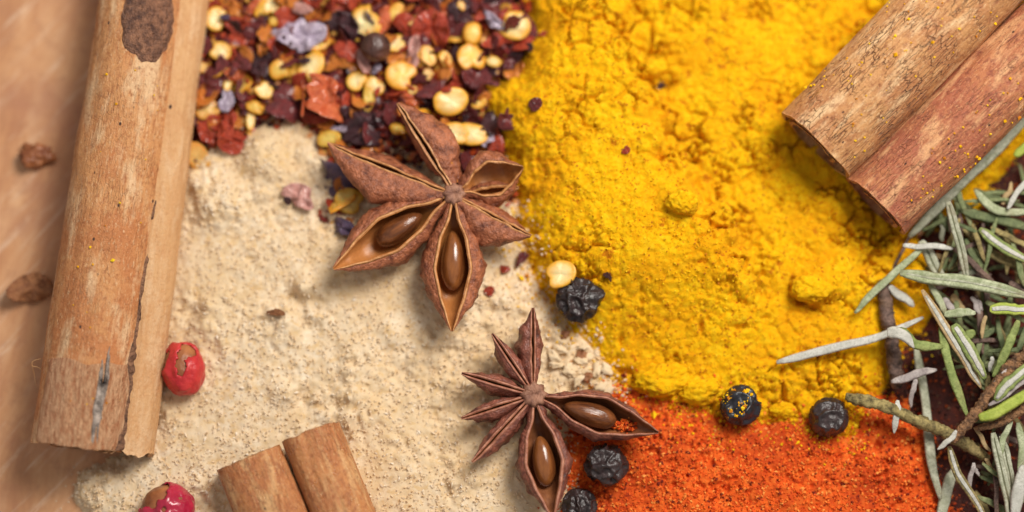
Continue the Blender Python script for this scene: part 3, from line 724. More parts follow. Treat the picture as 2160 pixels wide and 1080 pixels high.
for i, (px, py, a, b, rot, mt, dz, lab) in enumerate(FLAKES):
    if not lab: continue
    me = slab('chilli_flake', flake_outline(700 + i, 0.46), 0.09, rnd.uniform(-.6, .6), 90 + i, M['f_' + mt], 0.42, na=34)
    o = place('chilli_flake', me, px, py, dz * 0.85, (a / 100 * 1.08, b / 100 * 1.08), -rot, (rnd.uniform(-.55, .55), rnd.uniform(-.55, .55)), lab, 'flake')
    if i in (0, 27):
        sx, sy, c = {0: (603, 85, 'f_dark'), 27: (972, 12, 'seed_tan')}[i]
        sp = slab('spot', flake_outline(9, .2), 0.25, 0, 5, M[c], 0.05)
        q = P(sx, sy, W[o.name].translation.z + .12); link('spot', sp, Matrix.Translation(q) @ Matrix.Diagonal((.15 if i == 0 else .10, .11, .14, 1)), o)

# the rest of the heap, indistinguishable pieces between the ones above
KINDS = [('f_maroon', 'chilli_flake', 'small maroon chilli flake wedged among larger pieces in the heap', 'small maroon flakes filling the heap'),
         ('f_red', 'chilli_flake', 'small red chilli flake wedged among larger pieces in the heap', 'small red flakes filling the heap'),
         ('f_orange', 'chilli_flake', 'small orange chilli flake wedged among larger pieces in the heap', 'small orange flakes filling the heap'),
         ('seed_yellow', 'chilli_seed', 'small broken yellow seed wedged among flakes in the heap', 'small broken seeds filling the heap'),
         ('f_dark', 'chilli_flake', 'small blackish chilli flake wedged among larger pieces in the heap', 'small blackish flakes filling the heap')]
var = {}
for k in KINDS:
    for v_ in range(4):
        seed_ = (k[0] == 'seed_yellow')
        var[k[0], v_] = slab(k[1], flake_outline(1200 + v_ * 7 + len(k[0]), .48), 0.15 if seed_ else 0.08, 0.1 if seed_ else rnd.uniform(-.7, .7), 20 + v_, M[k[0]], 0.28, na=18)
fp = to_xy([(405, -60), (1110, -60), (1115, 60), (1090, 140), (1040, 190), (1060, 290), (970, 400), (830, 300), (740, 480), (690, 470), (690, 320), (640, 262), (545, 250), (490, 310), (430, 310), (400, 250)])
cnt = 0; tries = 0; taken = [(s[0], s[1]) for s in SEEDS] + [(f[0], f[1]) for f in FLAKES]
while cnt < 235 and tries < 9000:
    tries += 1
    px, py = rnd.uniform(400, 1120), rnd.uniform(-50, 480)
    q = P(px, py, .45)
    if poly_sd(np.array([q.x]), np.array([q.y]), fp)[0] < 0.05: continue
    if min((px - a) ** 2 + (py - b) ** 2 for a, b in taken) < 13.5 ** 2: continue
    if px > 690 and py > 300 and rnd.random() < .6: continue
    taken.append((px, py)); cnt += 1
    k = KINDS[rnd.choices(range(5), (34, 34, 24, 11, 16))[0]]
    r = rnd.uniform(.11, .25)
    place(k[1], var[k[0], rnd.randrange(4)], px, py, rnd.uniform(.06, .2), (r * rnd.uniform(.8, 1.7), r), rnd.uniform(0, 360), (rnd.uniform(-.95, .95), rnd.uniform(-.95, .95)), k[2], 'seed' if 'seed' in k[1] else 'flake', k[3])

# ------------------------------------------------------------------ peppercorns
def peppercorn(px, py, r, seed, mat, label, wr=1.0, beak=None, sink=0.25, dust=0):
    q = G(px, py); q = P(px, py, q.z + r * (1 - sink))
    V, F = ico(5)
    rg = np.random.default_rng(seed)
    sp = rg.normal(size=(22, 3)); sp /= np.linalg.norm(sp, axis=1)[:, None]
    wv = V + 0.22 * (np.stack([fbm(V * 2.5 + k * 9, 2, seed + k) for k in range(3)], -1) - .5) * 2
    d = np.sort(np.linalg.norm(wv[:, None] - sp[None], axis=2), axis=1)
    e = d[:, 1] - d[:, 0]
    ridge = 1 - sst(0.0, 0.16, e)
    rad = 1 - wr * 0.15 * sst(0.02, 0.26, e) + wr * 0.05 * ridge + wr * 0.07 * (fbm(V * 6, 3, seed) - .5) + 0.10 * (fbm(V * 1.3, 1, seed + 4) - .5)
    if beak is not None:
        b = np.array(beak, float); b /= np.linalg.norm(b)
        rad = rad + 0.36 * np.exp(-((1 - V @ b) / 0.035))
    v = V * rad[:, None] * r
    M4 = Matrix.Translation(q)
    o = link('peppercorn', mesh('peppercorn', v, F, mat), M4)
    tag(o, label, 'peppercorn')
    if dust:
        rg = np.random.default_rng(seed + 1)
        cand = V[(V @ np.array((-.6, .35, .72))) > 0.35]; cand = cand[fbm(cand * 2.0, 2, seed + 9) > 0.52]
        pk = cand[rg.integers(0, len(cand), dust)] * r * 0.97
        s = np.exp(rg.normal(-4.0, .6, dust))
        vv, ff = scatter(pk, np.stack([s, s, s], -1), rg)
        g = link('turmeric_dust', mesh('turmeric_dust', vv, ff, M['turmeric_grain'], False), M4)
        tag(g, 'yellow turmeric grains clinging to the peppercorn by the paprika edge', 'dust', None, 'stuff')
    return o
peppercorn(1219, 633, .44, 3, M['pepper'], 'wrinkled black peppercorn with a beak beside the lone cream seed', 1.7, (1, .25, .45))
peppercorn(1562, 855, .41, 7, M['pepper_blue'], 'black peppercorn dusted with turmeric on the turmeric and paprika border', 1.2, dust=130)
peppercorn(1748, 880, .41, 12, M['pepper'], 'smooth black peppercorn on paprika nearest the rosemary', 1.0)
peppercorn(1278, 980, .44, 19, M['pepper'], 'wrinkled black peppercorn under the right open pod of the smaller star anise', 1.3)
peppercorn(1222, 1066, .36, 23, M['pepper'], 'small black peppercorn cut by the bottom edge beside the open pod', 1.3)
peppercorn(792, 100, .32, 31, M['pepper_brown'], 'round dark brown peppercorn among the chilli flakes', .22, sink=-.6)

def pink_peppercorn(px, py, dims, seed, shell, label, holes, rot):
    q = G(px, py); q = P(px, py, q.z + dims[2] * .7)
    M4 = Matrix.Translation(q) @ Matrix.Rotation(rot, 4, 'Z')
    root = link('pink_peppercorn', None, M4); tag(root, label, 'pink peppercorn')
    V, F = ico(5)
    f = np.full(len(V), 1.0)
    for (h, sz) in holes:
        h = np.array(h, float); h /= np.linalg.norm(h)
        ang = np.arccos(np.clip(V @ h, -1, 1)) + 0.5 * (fbm(V * 2.4 + seed, 3, seed) - .5)
        f = np.minimum(f, ang - sz)
    wr = 1 + 0.26 * (fbm(V * 2.0, 4, seed) - .5) - 0.06 * sst(0.10, 0.0, np.abs(f))
    keep = f > 0
    FF = F[keep[F].all(1)]; used = np.unique(FF); rem = np.full(len(V), -1); rem[used] = np.arange(len(used))
    FF = rem[FF]; outer = (V * wr[:, None])[used]; inner = outer * 0.95
    ed = {}
    for t in FF:
        for a, b in ((t[0], t[1]), (t[1], t[2]), (t[2], t[0])): ed[(a, b)] = True
    k = len(used); faces = FF.tolist() + (FF[:, ::-1] + k).tolist()
    for (a, b) in ed:
        if (b, a) not in ed: faces.append([b, a, a + k, b + k])
    D = np.array(dims)
    link('shell', mesh('shell', np.vstack([outer, inner]) * D, faces, shell), M4, root)
    kv = V * (0.91 + 0.08 * (fbm(V * 3, 3, seed + 2) - .5))[:, None] * D
    link('kernel', mesh('kernel', kv, F, M['kernel']), M4, root)
    return root
pink_peppercorn(387, 778, (.44, .58, .44), 5, M['pink_shell'], 'cracked red peppercorn beside the long cinnamon stick, brown kernel showing', [((.02, .12, 1), .24), ((.10, .50, .9), .26), ((-.02, -.22, 1), .15), ((.42, .80, .6), .40), ((-.85, .45, .4), .34)], .12)
pink_peppercorn(352, 1072, (.58, .52, .5), 9, M['pink_shell_deep'], 'glossy crimson peppercorn at the bottom edge with a brown cap', [((-.7, .75, .5), .72), ((-.2, .75, .7), .3), ((.02, -.05, 1), .08)], .0)

# ------------------------------------------------------------------ star anise
TU = np.array([0, .12, .30, .52, .72, .88, 1.0])
def tab(u, v): 
    # smooth table lookup
    k = np.interp(u, TU, np.arange(7)); i = np.clip(k.astype(int), 0, 5); f = k - i; f = f * f * (3 - 2 * f) * .35 + f * .65
    v = np.asarray(v, float); return v[i] * (1 - f) + v[i + 1] * f
def bez(p0, p1, p2, p3, t):
    s = 1 - t
    return s ** 3 * p0 + 3 * s * s * t * p1 + 3 * s * t * t * p2 + t ** 3 * p3

def carpel(root, base, tip, Wd, Hd, opn, roll, seed, pod, lin_, lip, has_seed=False, curl=0.10, label=None, lt=0.065, seedpos=.47, seedlen=.40, seedw=.37):
    d = tip - base; L = d.length; X = d.normalized()
    Z = (Vector((0, 0, 1)) - X * X.z).normalized(); Y = Z.cross(X)
    R = Matrix((X, Y, Z)).transposed().to_4x4()
    M4 = Matrix.Translation(base) @ R @ Matrix.Rotation(math.radians(roll), 4, 'X')
    nu, na = 56, 13; Wd *= 1.07
    u = np.linspace(0, 1, nu); t = np.linspace(0, 1, na)
    wv = Wd * tab(u, [.26, .44, .84, 1.0, .74, .34, .05]) * (1 + .10 * (fbm(np.stack([u * 5, u * 0 + seed, u * 0], -1), 3, seed) - .5) * 2.2)
    ov = Wd * opn * tab(u, [.02, .16, .72, 1.0, .66, .26, .01]) + 0.008
    ov = np.minimum(ov, wv * .93)
    kv = Hd * tab(u, [.45, .62, .92, 1.0, .80, .44, .10])
    zr = Hd * .06 * np.sin(u * np.pi) + curl * L * u ** 3 * .6 - .04 * (1 - u)
    rimn = lambda s: 0.075 * (fbm(np.stack([u * 9, u * 0 + s, u * 0], -1), 2, seed + s) - .5)
    lw = lt * tab(u, [.7, .9, 1, 1, 1, .8, .3])
    def half(sgn, inner):
        e = rimn(1 if sgn > 0 else 2)
        if not inner:
            y = bez((ov + lw)[:, None], (wv * 1.20)[:, None], (wv * 1.12)[:, None], 0 * wv[:, None], t[None]); z = bez(0 * kv[:, None], (-.10 * kv)[:, None], (-.95 * kv)[:, None], -kv[:, None], t[None])
        else:
            y = bez(ov[:, None], (np.maximum(wv * 1.02, ov))[:, None], (wv * .88)[:, None], 0 * wv[:, None], t[None]); z = bez(0 * kv[:, None], (-.14 * kv)[:, None], (-.80 * kv)[:, None], (-.84 * kv)[:, None], t[None])
        z = z + (zr + e)[:, None]
        return np.stack([np.repeat((u * L)[:, None], na, 1), sgn * y, z], -1)
    def full(inner):
        a, b = half(1, inner), half(-1, inner)
        return np.concatenate([a, b[:, -2::-1]], 1)
    outer, inner = full(False), full(True)
    p = outer.reshape(-1, 3)
    wr = (fbm(p * np.array([2.2, 5, 5]) + seed * 3, 3, seed) - .5) * .17 + (fbm(p * np.array([7, 11, 11]) + seed, 2, seed + 2) - .5) * .09
    tt = np.concatenate([t, t[-2::-1]]); fade = np.sin(np.clip(tt, 0, .5) * np.pi)
    ctr = np.stack([p[:, 0], 0 * p[:, 0], p[:, 2] * .4 - .25 * Hd], -1); nrm = p - ctr; nrm /= np.linalg.norm(nrm, axis=1)[:, None] + 1e-6; nrm[:, 0] = 0
    p = p + nrm * (wr.reshape(outer.shape[:2]) * fade[None]).reshape(-1)[:, None]
    hull = link('carpel', mesh('carpel', p, grid_faces(nu, 2 * na - 1), pod), M4, root)
    if label: hull['label'] = label
    # lining
    li = inner.reshape(-1, 3)
    link('lining', mesh('lining', li, grid_faces(nu, 2 * na - 1)[:, ::-1], lin_), M4, hull)
    # lips: rounded strips joining outer wall and lining along both rims
    LV, LF = [], []
    for col in (0, -1):
        o_, i_ = p.reshape(outer.shape)[:, col], inner[:, col]
        mid = (o_ + i_) / 2; mid[:, 2] += lw * .42
        q1 = o_ * .72 + i_ * .28; q1[:, 2] += lw * .30; q2 = o_ * .28 + i_ * .72; q2[:, 2] += lw * .34
        dn1 = o_.copy(); dn1[:, 2] -= .02; dn2 = i_.copy(); dn2[:, 2] -= .02
        st = np.stack([dn1, q1, mid, q2, dn2], 1)
        st[:, 1:4, 2] += (fbm(st[:, 1:4] * np.array([9, 4, 4]), 2, seed + 8) - .5) * .03
        off = sum(len(x) for x in LV)
        LV.append(st.reshape(-1, 3)); f = grid_faces(nu, 5) + off
        LF += (f if col == 0 else f[:, ::-1]).tolist()
    link('lip', mesh('lip', np.vstack(LV), LF, lip), M4, hull)
    if has_seed:
        V, F = ico(4)
        sv = V * np.array([L * seedlen * .5, Wd * seedw, Hd * .36])
        sv *= 1 + .10 * (fbm(V * 1.4 + seed * 2.7, 2, seed)[:, None] - .5)
        sv[:, 1] *= 1 - .28 * V[:, 0] * -1 * .6; sv += np.array([L * seedpos, 0, -Hd * .36])
        link('anise_seed', mesh('anise_seed', sv, F, M['anise_seed' if seed % 2 else 'anise_seed_dark']), M4, hull)
    return hull

def core(root, c, r, seed, lobes=8):
    na, fr = 40, [0.02, .3, .6, .85, 1.0, 1.02]
    zz = [.0, .02, .05, .03, -.06, -.4]
    A = np.linspace(0, 2 * np.pi, na, endpoint=False); V = []
    for f, z in zip(fr, zz):
        rr = r * f * (1 + .12 * np.cos(A * lobes) * f)
        q = np.stack([rr * np.cos(A), rr * np.sin(A), z + 0 * A], -1)
        q[:, 2] += (fbm(q * 9 + seed, 2, seed) - .5) * .09
        V.append(q)
    F = grid_faces(len(fr), na, True).tolist()
    link('core', mesh('core', np.concatenate(V), F, M['core']), Matrix.Translation(c), root)

def anise(label, cpx, cz, pods, mats, seed, corer):
    c = P(cpx[0], cpx[1], cz)
    g = ground(c.x, c.y)
    root = link('star_anise', None, Matrix.Translation((c.x, c.y, g))); tag(root, label, 'star anise')
    core(root, c, corer, seed)
    for i, (tx, ty, tz, Wd, Hd, opn, roll, sd_, lab, kw) in enumerate(pods):
        tip = P(tx, ty, tz)
        dr = (tip - c); dr.z = 0; dr.normalize()
        carpel(root, c + dr * corer * .72 + Vector((0, 0, kw.pop('bz', 0.0))), tip, Wd, Hd, opn, roll, seed * 10 + i, mats[0], mats[1], mats[2], sd_, label=lab, **kw)
    return root
anise('large star anise with two open pods showing glossy seeds, between chilli flakes and ginger', (957, 408), 1.42, [
    (690, 312, 1.36, .60, .85, .05, 34, False, 'broad closed pod with a thin split', dict(lt=.05)),
    (845, 216, 1.48, .46, .80, .07, -38, False, 'upright closed pod', dict(lt=.06)),
    (1103, 352, 1.38, .60, .66, .52, 16, False, 'short pod broken open and empty', dict(bz=-.02)),
    (1094, 398, 1.14, .34, .55, .16, -14, False, None, dict(bz=-.22)),
    (1117, 503, 1.28, .48, .72, .04, -30, False, None, dict(lt=.05)),
    (954, 700, 1.40, .66, .88, .47, 0, True, 'lower open pod with a seed', dict(lt=.075, seedpos=.44, seedlen=.46, seedw=.37)),
    (704, 568, 1.40, .64, .86, .50, -6, True, 'left open pod with a seed', dict(lt=.075, seedpos=.42, seedlen=.40, seedw=.37)),
    ], (M['pod'], M['lining'], M['lip']), 4, .24)
anise('smaller darker star anise with two open pods and five narrow pods, above the paprika', (1126, 832), 1.30, [
    (1122, 650, 1.28, .28, .62, .05, 14, False, None, dict(lt=.055)),
    (1038, 704, 1.30, .20, .58, .05, 0, False, None, dict(lt=.06)),
    (974, 788, 1.24, .205, .60, .05, 0, False, None, dict(lt=.065)),
    (974, 884, 1.22, .205, .60, .05, 8, False, None, dict(lt=.06)),
    (998, 976, 1.20, .225, .62, .05, 10, False, None, dict(lt=.065)),
    (1166, 1092, 1.36, .52, .74, .60, 0, True, 'lower open pod with a seed', dict(lt=.085, seedpos=.50, seedlen=.44, seedw=.42)),
    (1388, 914, 1.30, .45, .72, .72, -4, True, 'right open pod with a seed and paprika inside', dict(lt=.065, seedpos=.42, seedlen=.46, seedw=.50)),
    ], (M['pod_dark'], M['lining_dark'], M['lip_dark']), 6, .26)
rg = np.random.default_rng(8)
pp = np.array([tuple(P(rg.normal(1322, 13), rg.normal(898, 6), 1.02 + rg.uniform(-.10, .04))) for _ in range(260)])
s = np.exp(rg.normal(-3.4, .4, len(pp)))
v, f = scatter(pp, np.stack([s, s, s * .8], -1), rg)
tag(at_origin('paprika_dust', v, f, M['paprika_grain'], None, False), 'pinch of orange paprika inside the right open pod', 'dust', None, 'stuff')

# ------------------------------------------------------------------ cinnamon quills
class Roll:
    """a curled sheet of bark along local x, seen in the y-z plane; y to the right of the axis, angles from +y over +z"""
    def __init__(s, L, cy, cz, r, a0, a1, th, seed, rin=0.0, taper=0.0, rag=0.05, squash=1.0, end=0.06, box=2.0):
        s.__dict__.update(L=L, cy=cy, cz=cz, r=r, a0=math.radians(a0), a1=math.radians(a1), th=th, seed=seed, rin=rin, taper=taper, rag=rag, squash=squash, end=end, box=box)
    def pt(s, x, f, off=0.0):
        """x along the length, f in 0..1 along the curled sheet, off outward"""
        x = np.asarray(x, float); f = np.asarray(f, float)
        z0 = np.zeros_like(x)
        e0 = s.rag * (fbm(np.stack([x * 2.2, z0 + s.seed, z0], -1), 3, s.seed) - .5) * 2
        a0, a1 = s.a0 + e0, s.a1
        a = a0 + (a1 - a0) * f
        k = 1 + s.taper * x / s.L
        r = s.r * k * (1 - s.rin * np.abs(f) ** 2.0) * (np.abs(np.cos(a)) ** s.box + np.abs(np.sin(a)) ** s.box + 1e-9) ** (-1 / s.box)
        pn = np.stack([x * .35, np.cos(a) * 1.1 + s.seed, np.sin(a) * 1.1], -1)
        r = r + s.r * .07 * (fbm(pn, 2, s.seed) - .5) + .055 * (fbm(np.stack([x * 1.1, np.cos(a) * 6, np.sin(a) * 5 + s.seed], -1), 3, s.seed + 3) - .5) + off
        xx = x + s.end * 2 * (fbm(np.stack([a * 2.5, z0 + s.seed * 3, z0], -1), 3, s.seed + 5) - .5) * np.exp(-np.minimum(x, s.L - x) / .4)
        return np.stack([xx, s.cy * k + r * np.cos(a), s.cz + s.squash * r * np.sin(a)], -1)
    def mesh(s, name, mat, nl=150, na=130):
        x = np.linspace(0, s.L, nl)[:, None] + np.zeros((1, na)); f = np.zeros((nl, 1)) + np.linspace(0, 1, na)[None]
        o = s.pt(x, f); i = s.pt(x, f, -s.th)
        ring = np.concatenate([o, i[:, ::-1]], 1); nv = 2 * na
        F = grid_faces(nl, nv, True).tolist()
        for e, rev in ((0, True), (nl - 1, False)):
            b = e * nv
            for j in range(na - 1):
                q = [b + j, b + j + 1, b + nv - 2 - j, b + nv - 1 - j]
                F.append(q if rev else q[::-1])
        return mesh(name, ring.reshape(-1, 3), F, mat)
    def patch(s, name, mat, x0, x1, f0, f1, h, seed, rough=.35, nu=40, nv=30, lift=.004, square=False):
        uu, vv = np.meshgrid(np.linspace(-1, 1, nu), np.linspace(-1, 1, nv), indexing='ij')
        # square grid to disc, uneven rim
        a = np.arctan2(vv, uu); rr = np.maximum(np.abs(uu), np.abs(vv))
        z0 = np.zeros_like(a)
        rim = 1 + rough * 2 * (fbm(np.stack([np.cos(a) * 1.8 + seed, np.sin(a) * 1.8, z0], -1), 3, seed) - .5)
        du, dv = (uu * rim, vv * rim) if square else (rr * np.cos(a) * rim, rr * np.sin(a) * rim)
        hh = lift + h * (1 - rr ** 4) * (0.35 + 1.3 * fbm(np.stack([du * 3.2 + seed, dv * 3.2, z0], -1), 3, seed + 1)) - .03 * (rr > .97)
        p = s.pt(np.clip((x0 + x1) / 2 + du * (x1 - x0) / 2, 0.0, s.L), (f0 + f1) / 2 + dv * (f1 - f0) / 2, hh)
        return mesh(name, p.reshape(-1, 3), grid_faces(nu, nv)[:, ::-1], mat)

def quill_frame(p0, p1):
    d = p1 - p0; X = d.normalized(); Z = (Vector((0, 0, 1)) - X * X.z).normalized(); Y = Z.cross(X)
    return Matrix.Translation(p0) @ Matrix((X, Y, Z)).transposed().to_4x4(), d.length

# A: the long tan stick on the left, running from its lower end up past the top edge
# local +y is to the left of the direction of travel, so the right-hand side has negative y
pa, pb = P(176, 944, .94), P(335, -190, 1.0)
MA, LA = quill_frame(pa, pb)
A = link('cinnamon_stick', None, MA); tag(A, 'long tan cinnamon stick with a dark knot, standing along the left side', 'cinnamon stick')
ra = Roll(LA, .10, .0, 1.04, 163, -420, .12, 3, rin=.50, taper=-.13, rag=.035, squash=.93)
rb = Roll(LA, -.80, -.22, .62, 250, -200, .12, 5, rin=.4, taper=-.10, rag=.02, squash=1.0, end=.1)
link('bark_roll', ra.mesh('bark_roll', M['bark_tan']), MA, A)['label'] = 'wide outer roll'
link('bark_roll', rb.mesh('bark_roll', M['bark_pale']), MA, A)['label'] = 'smooth pale inner roll'
def fa(deg, r): return (math.radians(deg) - r.a0) / (r.a1 - r.a0)
def xa(py): return (944 - py) / 1134 * LA
link('knot', ra.patch('knot', M['knot'], xa(158), xa(-40), fa(150, ra), fa(82, ra), .09, 3, .22, 70, 60, square=False), MA, A)
link('rough_bark', ra.patch('rough_bark', M['rough_bark'], xa(950), xa(768), fa(160, ra), fa(35, ra), .022, 8, .16, 90, 80, square=True), MA, A)
link('grey_crust', ra.patch('grey_crust', M['crust'], xa(935), xa(770), fa(124, ra), fa(113, ra), .07, 9, .8, 90, 18, square=True), MA, A)
# dark broken edge of the outer sheet along the seam
xe = np.linspace(0.0, xa(430), 200); ev = []
wid = .034 * (.35 + 1.1 * fbm(np.stack([xe * 1.6, xe * 0 + 4, xe * 0], -1), 3, 40)) * np.interp(xe, [0, LA * .2, xa(430)], [.75, .55, .15])
for k in range(7):
    g = k / 6
    ev.append(ra.pt(xe, g * wid, .035 * (k not in (0, 6)) - .01 * (k in (0, 6)) + (fbm(np.stack([xe * 7, xe * 0 + k * .9, xe * 0], -1), 3, 33) - .5) * .10 * (0 < k < 6)))
link('torn_edge', mesh('torn_edge', np.stack(ev, 1).reshape(-1, 3), grid_faces(200, 7), M['edge']), MA, A)
# loose fibre
def tube(pts, rads, nseg=10, seed=0, knob=0.0):
    pts = np.asarray(pts, float); k = len(pts)
    tg = np.gradient(pts, axis=0); tg /= np.linalg.norm(tg, axis=1)[:, None]
    up = np.tile(np.array([0, 0, 1.0]), (k, 1)); sd = np.cross(tg, up); sd /= np.linalg.norm(sd, axis=1)[:, None] + 1e-9; up = np.cross(sd, tg)
    a = np.linspace(0, 2 * np.pi, nseg, endpoint=False)
    dirs = sd[:, None] * np.cos(a)[None, :, None] + up[:, None] * np.sin(a)[None, :, None]
    R = np.broadcast_to(np.asarray(rads, float).reshape(-1, 1), (k, nseg)).copy()
    if knob: R = R * (1 + knob * 2 * (fbm((pts[:, None] + dirs * .2).reshape(-1, 3) * 9 + seed, 3, seed).reshape(k, nseg) - .5))
    V = pts[:, None] + dirs * R[..., None]
    F = grid_faces(k, nseg, True).tolist() + [list(range(nseg))[::-1], [(k - 1) * nseg + j for j in range(nseg)]]
    return V.reshape(-1, 3), F
def smooth_line(pts, k):
    pts = [Vector(p) for p in pts]; ext = [pts[0] * 2 - pts[1]] + pts + [pts[-1] * 2 - pts[-2]]
    out = []; segs = len(pts) - 1
    for j in range(k):
        g = j / (k - 1) * segs; i = min(int(g), segs - 1); t = g - i
        a, b, c, d = ext[i:i + 4]
        out.append(.5 * ((2 * b) + (c - a) * t + (2 * a - 5 * b + 4 * c - d) * t * t + (3 * b - a - 3 * c + d) * t ** 3))
    return np.array([v[:] for v in out])
for pl in ([(66, 772, 1.0), (82, 776, 1.1), (96, 790, 1.2)], [(88, 756, 1.1), (68, 764, 1.0), (72, 788, .9), (76, 812, .8)]):
    v, f = tube(smooth_line([P(*p) for p in pl], 14), .012, 5)
    at_origin('fibre', v, f, M['bark_pale'], A)

# B: the short reddish double roll on the right, over turmeric and rosemary
pa, pb = P(1786, 372, 1.40), P(2236, -80, 2.1)
MB, LB = quill_frame(pa, pb)
B = link('cinnamon_stick', None, MB); tag(B, 'thick brown double rolled cinnamon stick lying on the turmeric at upper right', 'cinnamon stick')
r1 = Roll(LB, .89, .0, 1.00, -25, 560, .10, 13, rin=.55, taper=.07, rag=.05, squash=.9, end=.035)
r2 = Roll(LB, -.84, -.16, .86, 195, -330, .10, 17, rin=.50, taper=.03, rag=.05, squash=.95, end=.035)
link('bark_roll', r1.mesh('bark_roll', M['bark_brown']), MB, B)['label'] = 'cracked light brown roll'
link('bark_roll', r2.mesh('bark_roll', M['bark_red']), MB, B)['label'] = 'redder smooth roll'

# C: the stub at the bottom edge
pa, pb = P(603, 935, .92), P(760, 1330, .92)
MC, LC = quill_frame(pa, pb)
Cc = link('cinnamon_stick', None, MC); tag(Cc, 'short orange brown cinnamon stick with a dark slot, cut by the bottom edge', 'cinnamon stick')
r3 = Roll(LC, -.75, .0, .80, 37, 500, .12, 23, rin=.45, rag=.04, squash=.92, end=.05, box=2.5)
r4 = Roll(LC, .57, .05, .66, 149, -300, .11, 29, rin=.45, rag=.07, squash=1.12, end=.05, box=2.5)
link('bark_roll', r3.mesh('bark_roll', M['bark_orange']), MC, Cc)
link('bark_roll', r4.mesh('bark_roll', M['bark_orange']), MC, Cc)

def dust_on(name, roll, Mx, k, xr, degs, seed, label):
    rg = np.random.default_rng(seed)
    x = rg.uniform(xr[0], xr[1], k); f = np.array([fa(d, roll) for d in rg.uniform(degs[0], degs[1], k)])
    p = roll.pt(x, f, .012); s = np.exp(rg.normal(-3.75, .35, k))
    v, fc = scatter(p, np.stack([s, s, s], -1), rg)
    tag(link(name, mesh(name, v, fc, M['turmeric_grain'], False), Mx), label, 'dust', None, 'stuff')
dust_on('turmeric_dust', r1, MB, 90, (.3, LB * .8), (10, 150), 3, 'scattered turmeric grains on the light brown cinnamon roll')
dust_on('turmeric_dust', r2, MB, 60, (.2, LB * .6), (90, 165), 4, 'scattered turmeric grains on the redder cinnamon roll')
dust_on('turmeric_dust', ra, MA, 26, (.5, LA * .75), (70, 150), 5, 'few turmeric grains on the long tan cinnamon stick')

# bark chip and crumb on the board, left
q = P(74, 606, .16)
me = slab('bark_chip', flake_outline(61, .3, .55), .22, .55, 61, M['f_brown'], .30, na=40)
tag(link('bark_chip', me, Matrix.Translation(q) @ Matrix.Rotation(.15, 4, 'Z') @ Matrix.Rotation(.3, 4, 'X') @ Matrix.Diagonal((.52, .52, .5, 1))), 'curled bark chip on the bare board beside the long cinnamon stick', 'bark chip')
lump_obj('bark_crumb', P(78, 330, .16), (.32, .24, .18), 77, M['kernel'], 'pinkish brown crumb alone on the bare board at the left edge', 'crumb', None, .8, 4)

# ------------------------------------------------------------------ rosemary
PROF = {
 'g':  [(-1, 0), (-.72, .26), (-.34, .36), (0, .20), (.34, .36), (.72, .26), (1, 0), (.55, -.28), (-.55, -.28)],
 'gr': [(-1, 0), (-.78, .34), (-.42, .40), (0, -.02), (.42, .40), (.78, .34), (1, 0), (.55, -.28), (-.55, -.28)],
 'w':  [(-1, 0), (-.86, .26), (-.55, .28), (0, .10), (.55, .28), (.86, .26), (1, 0), (.55, -.3), (-.55, -.3)],
 'p':  [(-1, 0), (-.78, .28), (-.40, .42), (0, .26), (.40, .42), (.78, .28), (1, 0), (.55, -.34), (-.55, -.34)]}
def sweep(line, hw, prof, closed=True, rollang=0.0):
    k = len(line)
    tg = np.gradient(line, axis=0); tg /= np.linalg.norm(tg, axis=1)[:, None]
    sd = np.cross(tg, np.array([0, 0, 1.0])); sd /= np.linalg.norm(sd, axis=1)[:, None]; up = np.cross(sd, tg)
    ca, sa = math.cos(rollang), math.sin(rollang)
    pr = np.array(prof); py = pr[:, 0] * ca - pr[:, 1] * sa; pz = pr[:, 0] * sa + pr[:, 1] * ca
    return line[:, None] + hw[:, None, None] * (sd[:, None] * py[None, :, None] + up[:, None] * pz[None, :, None])
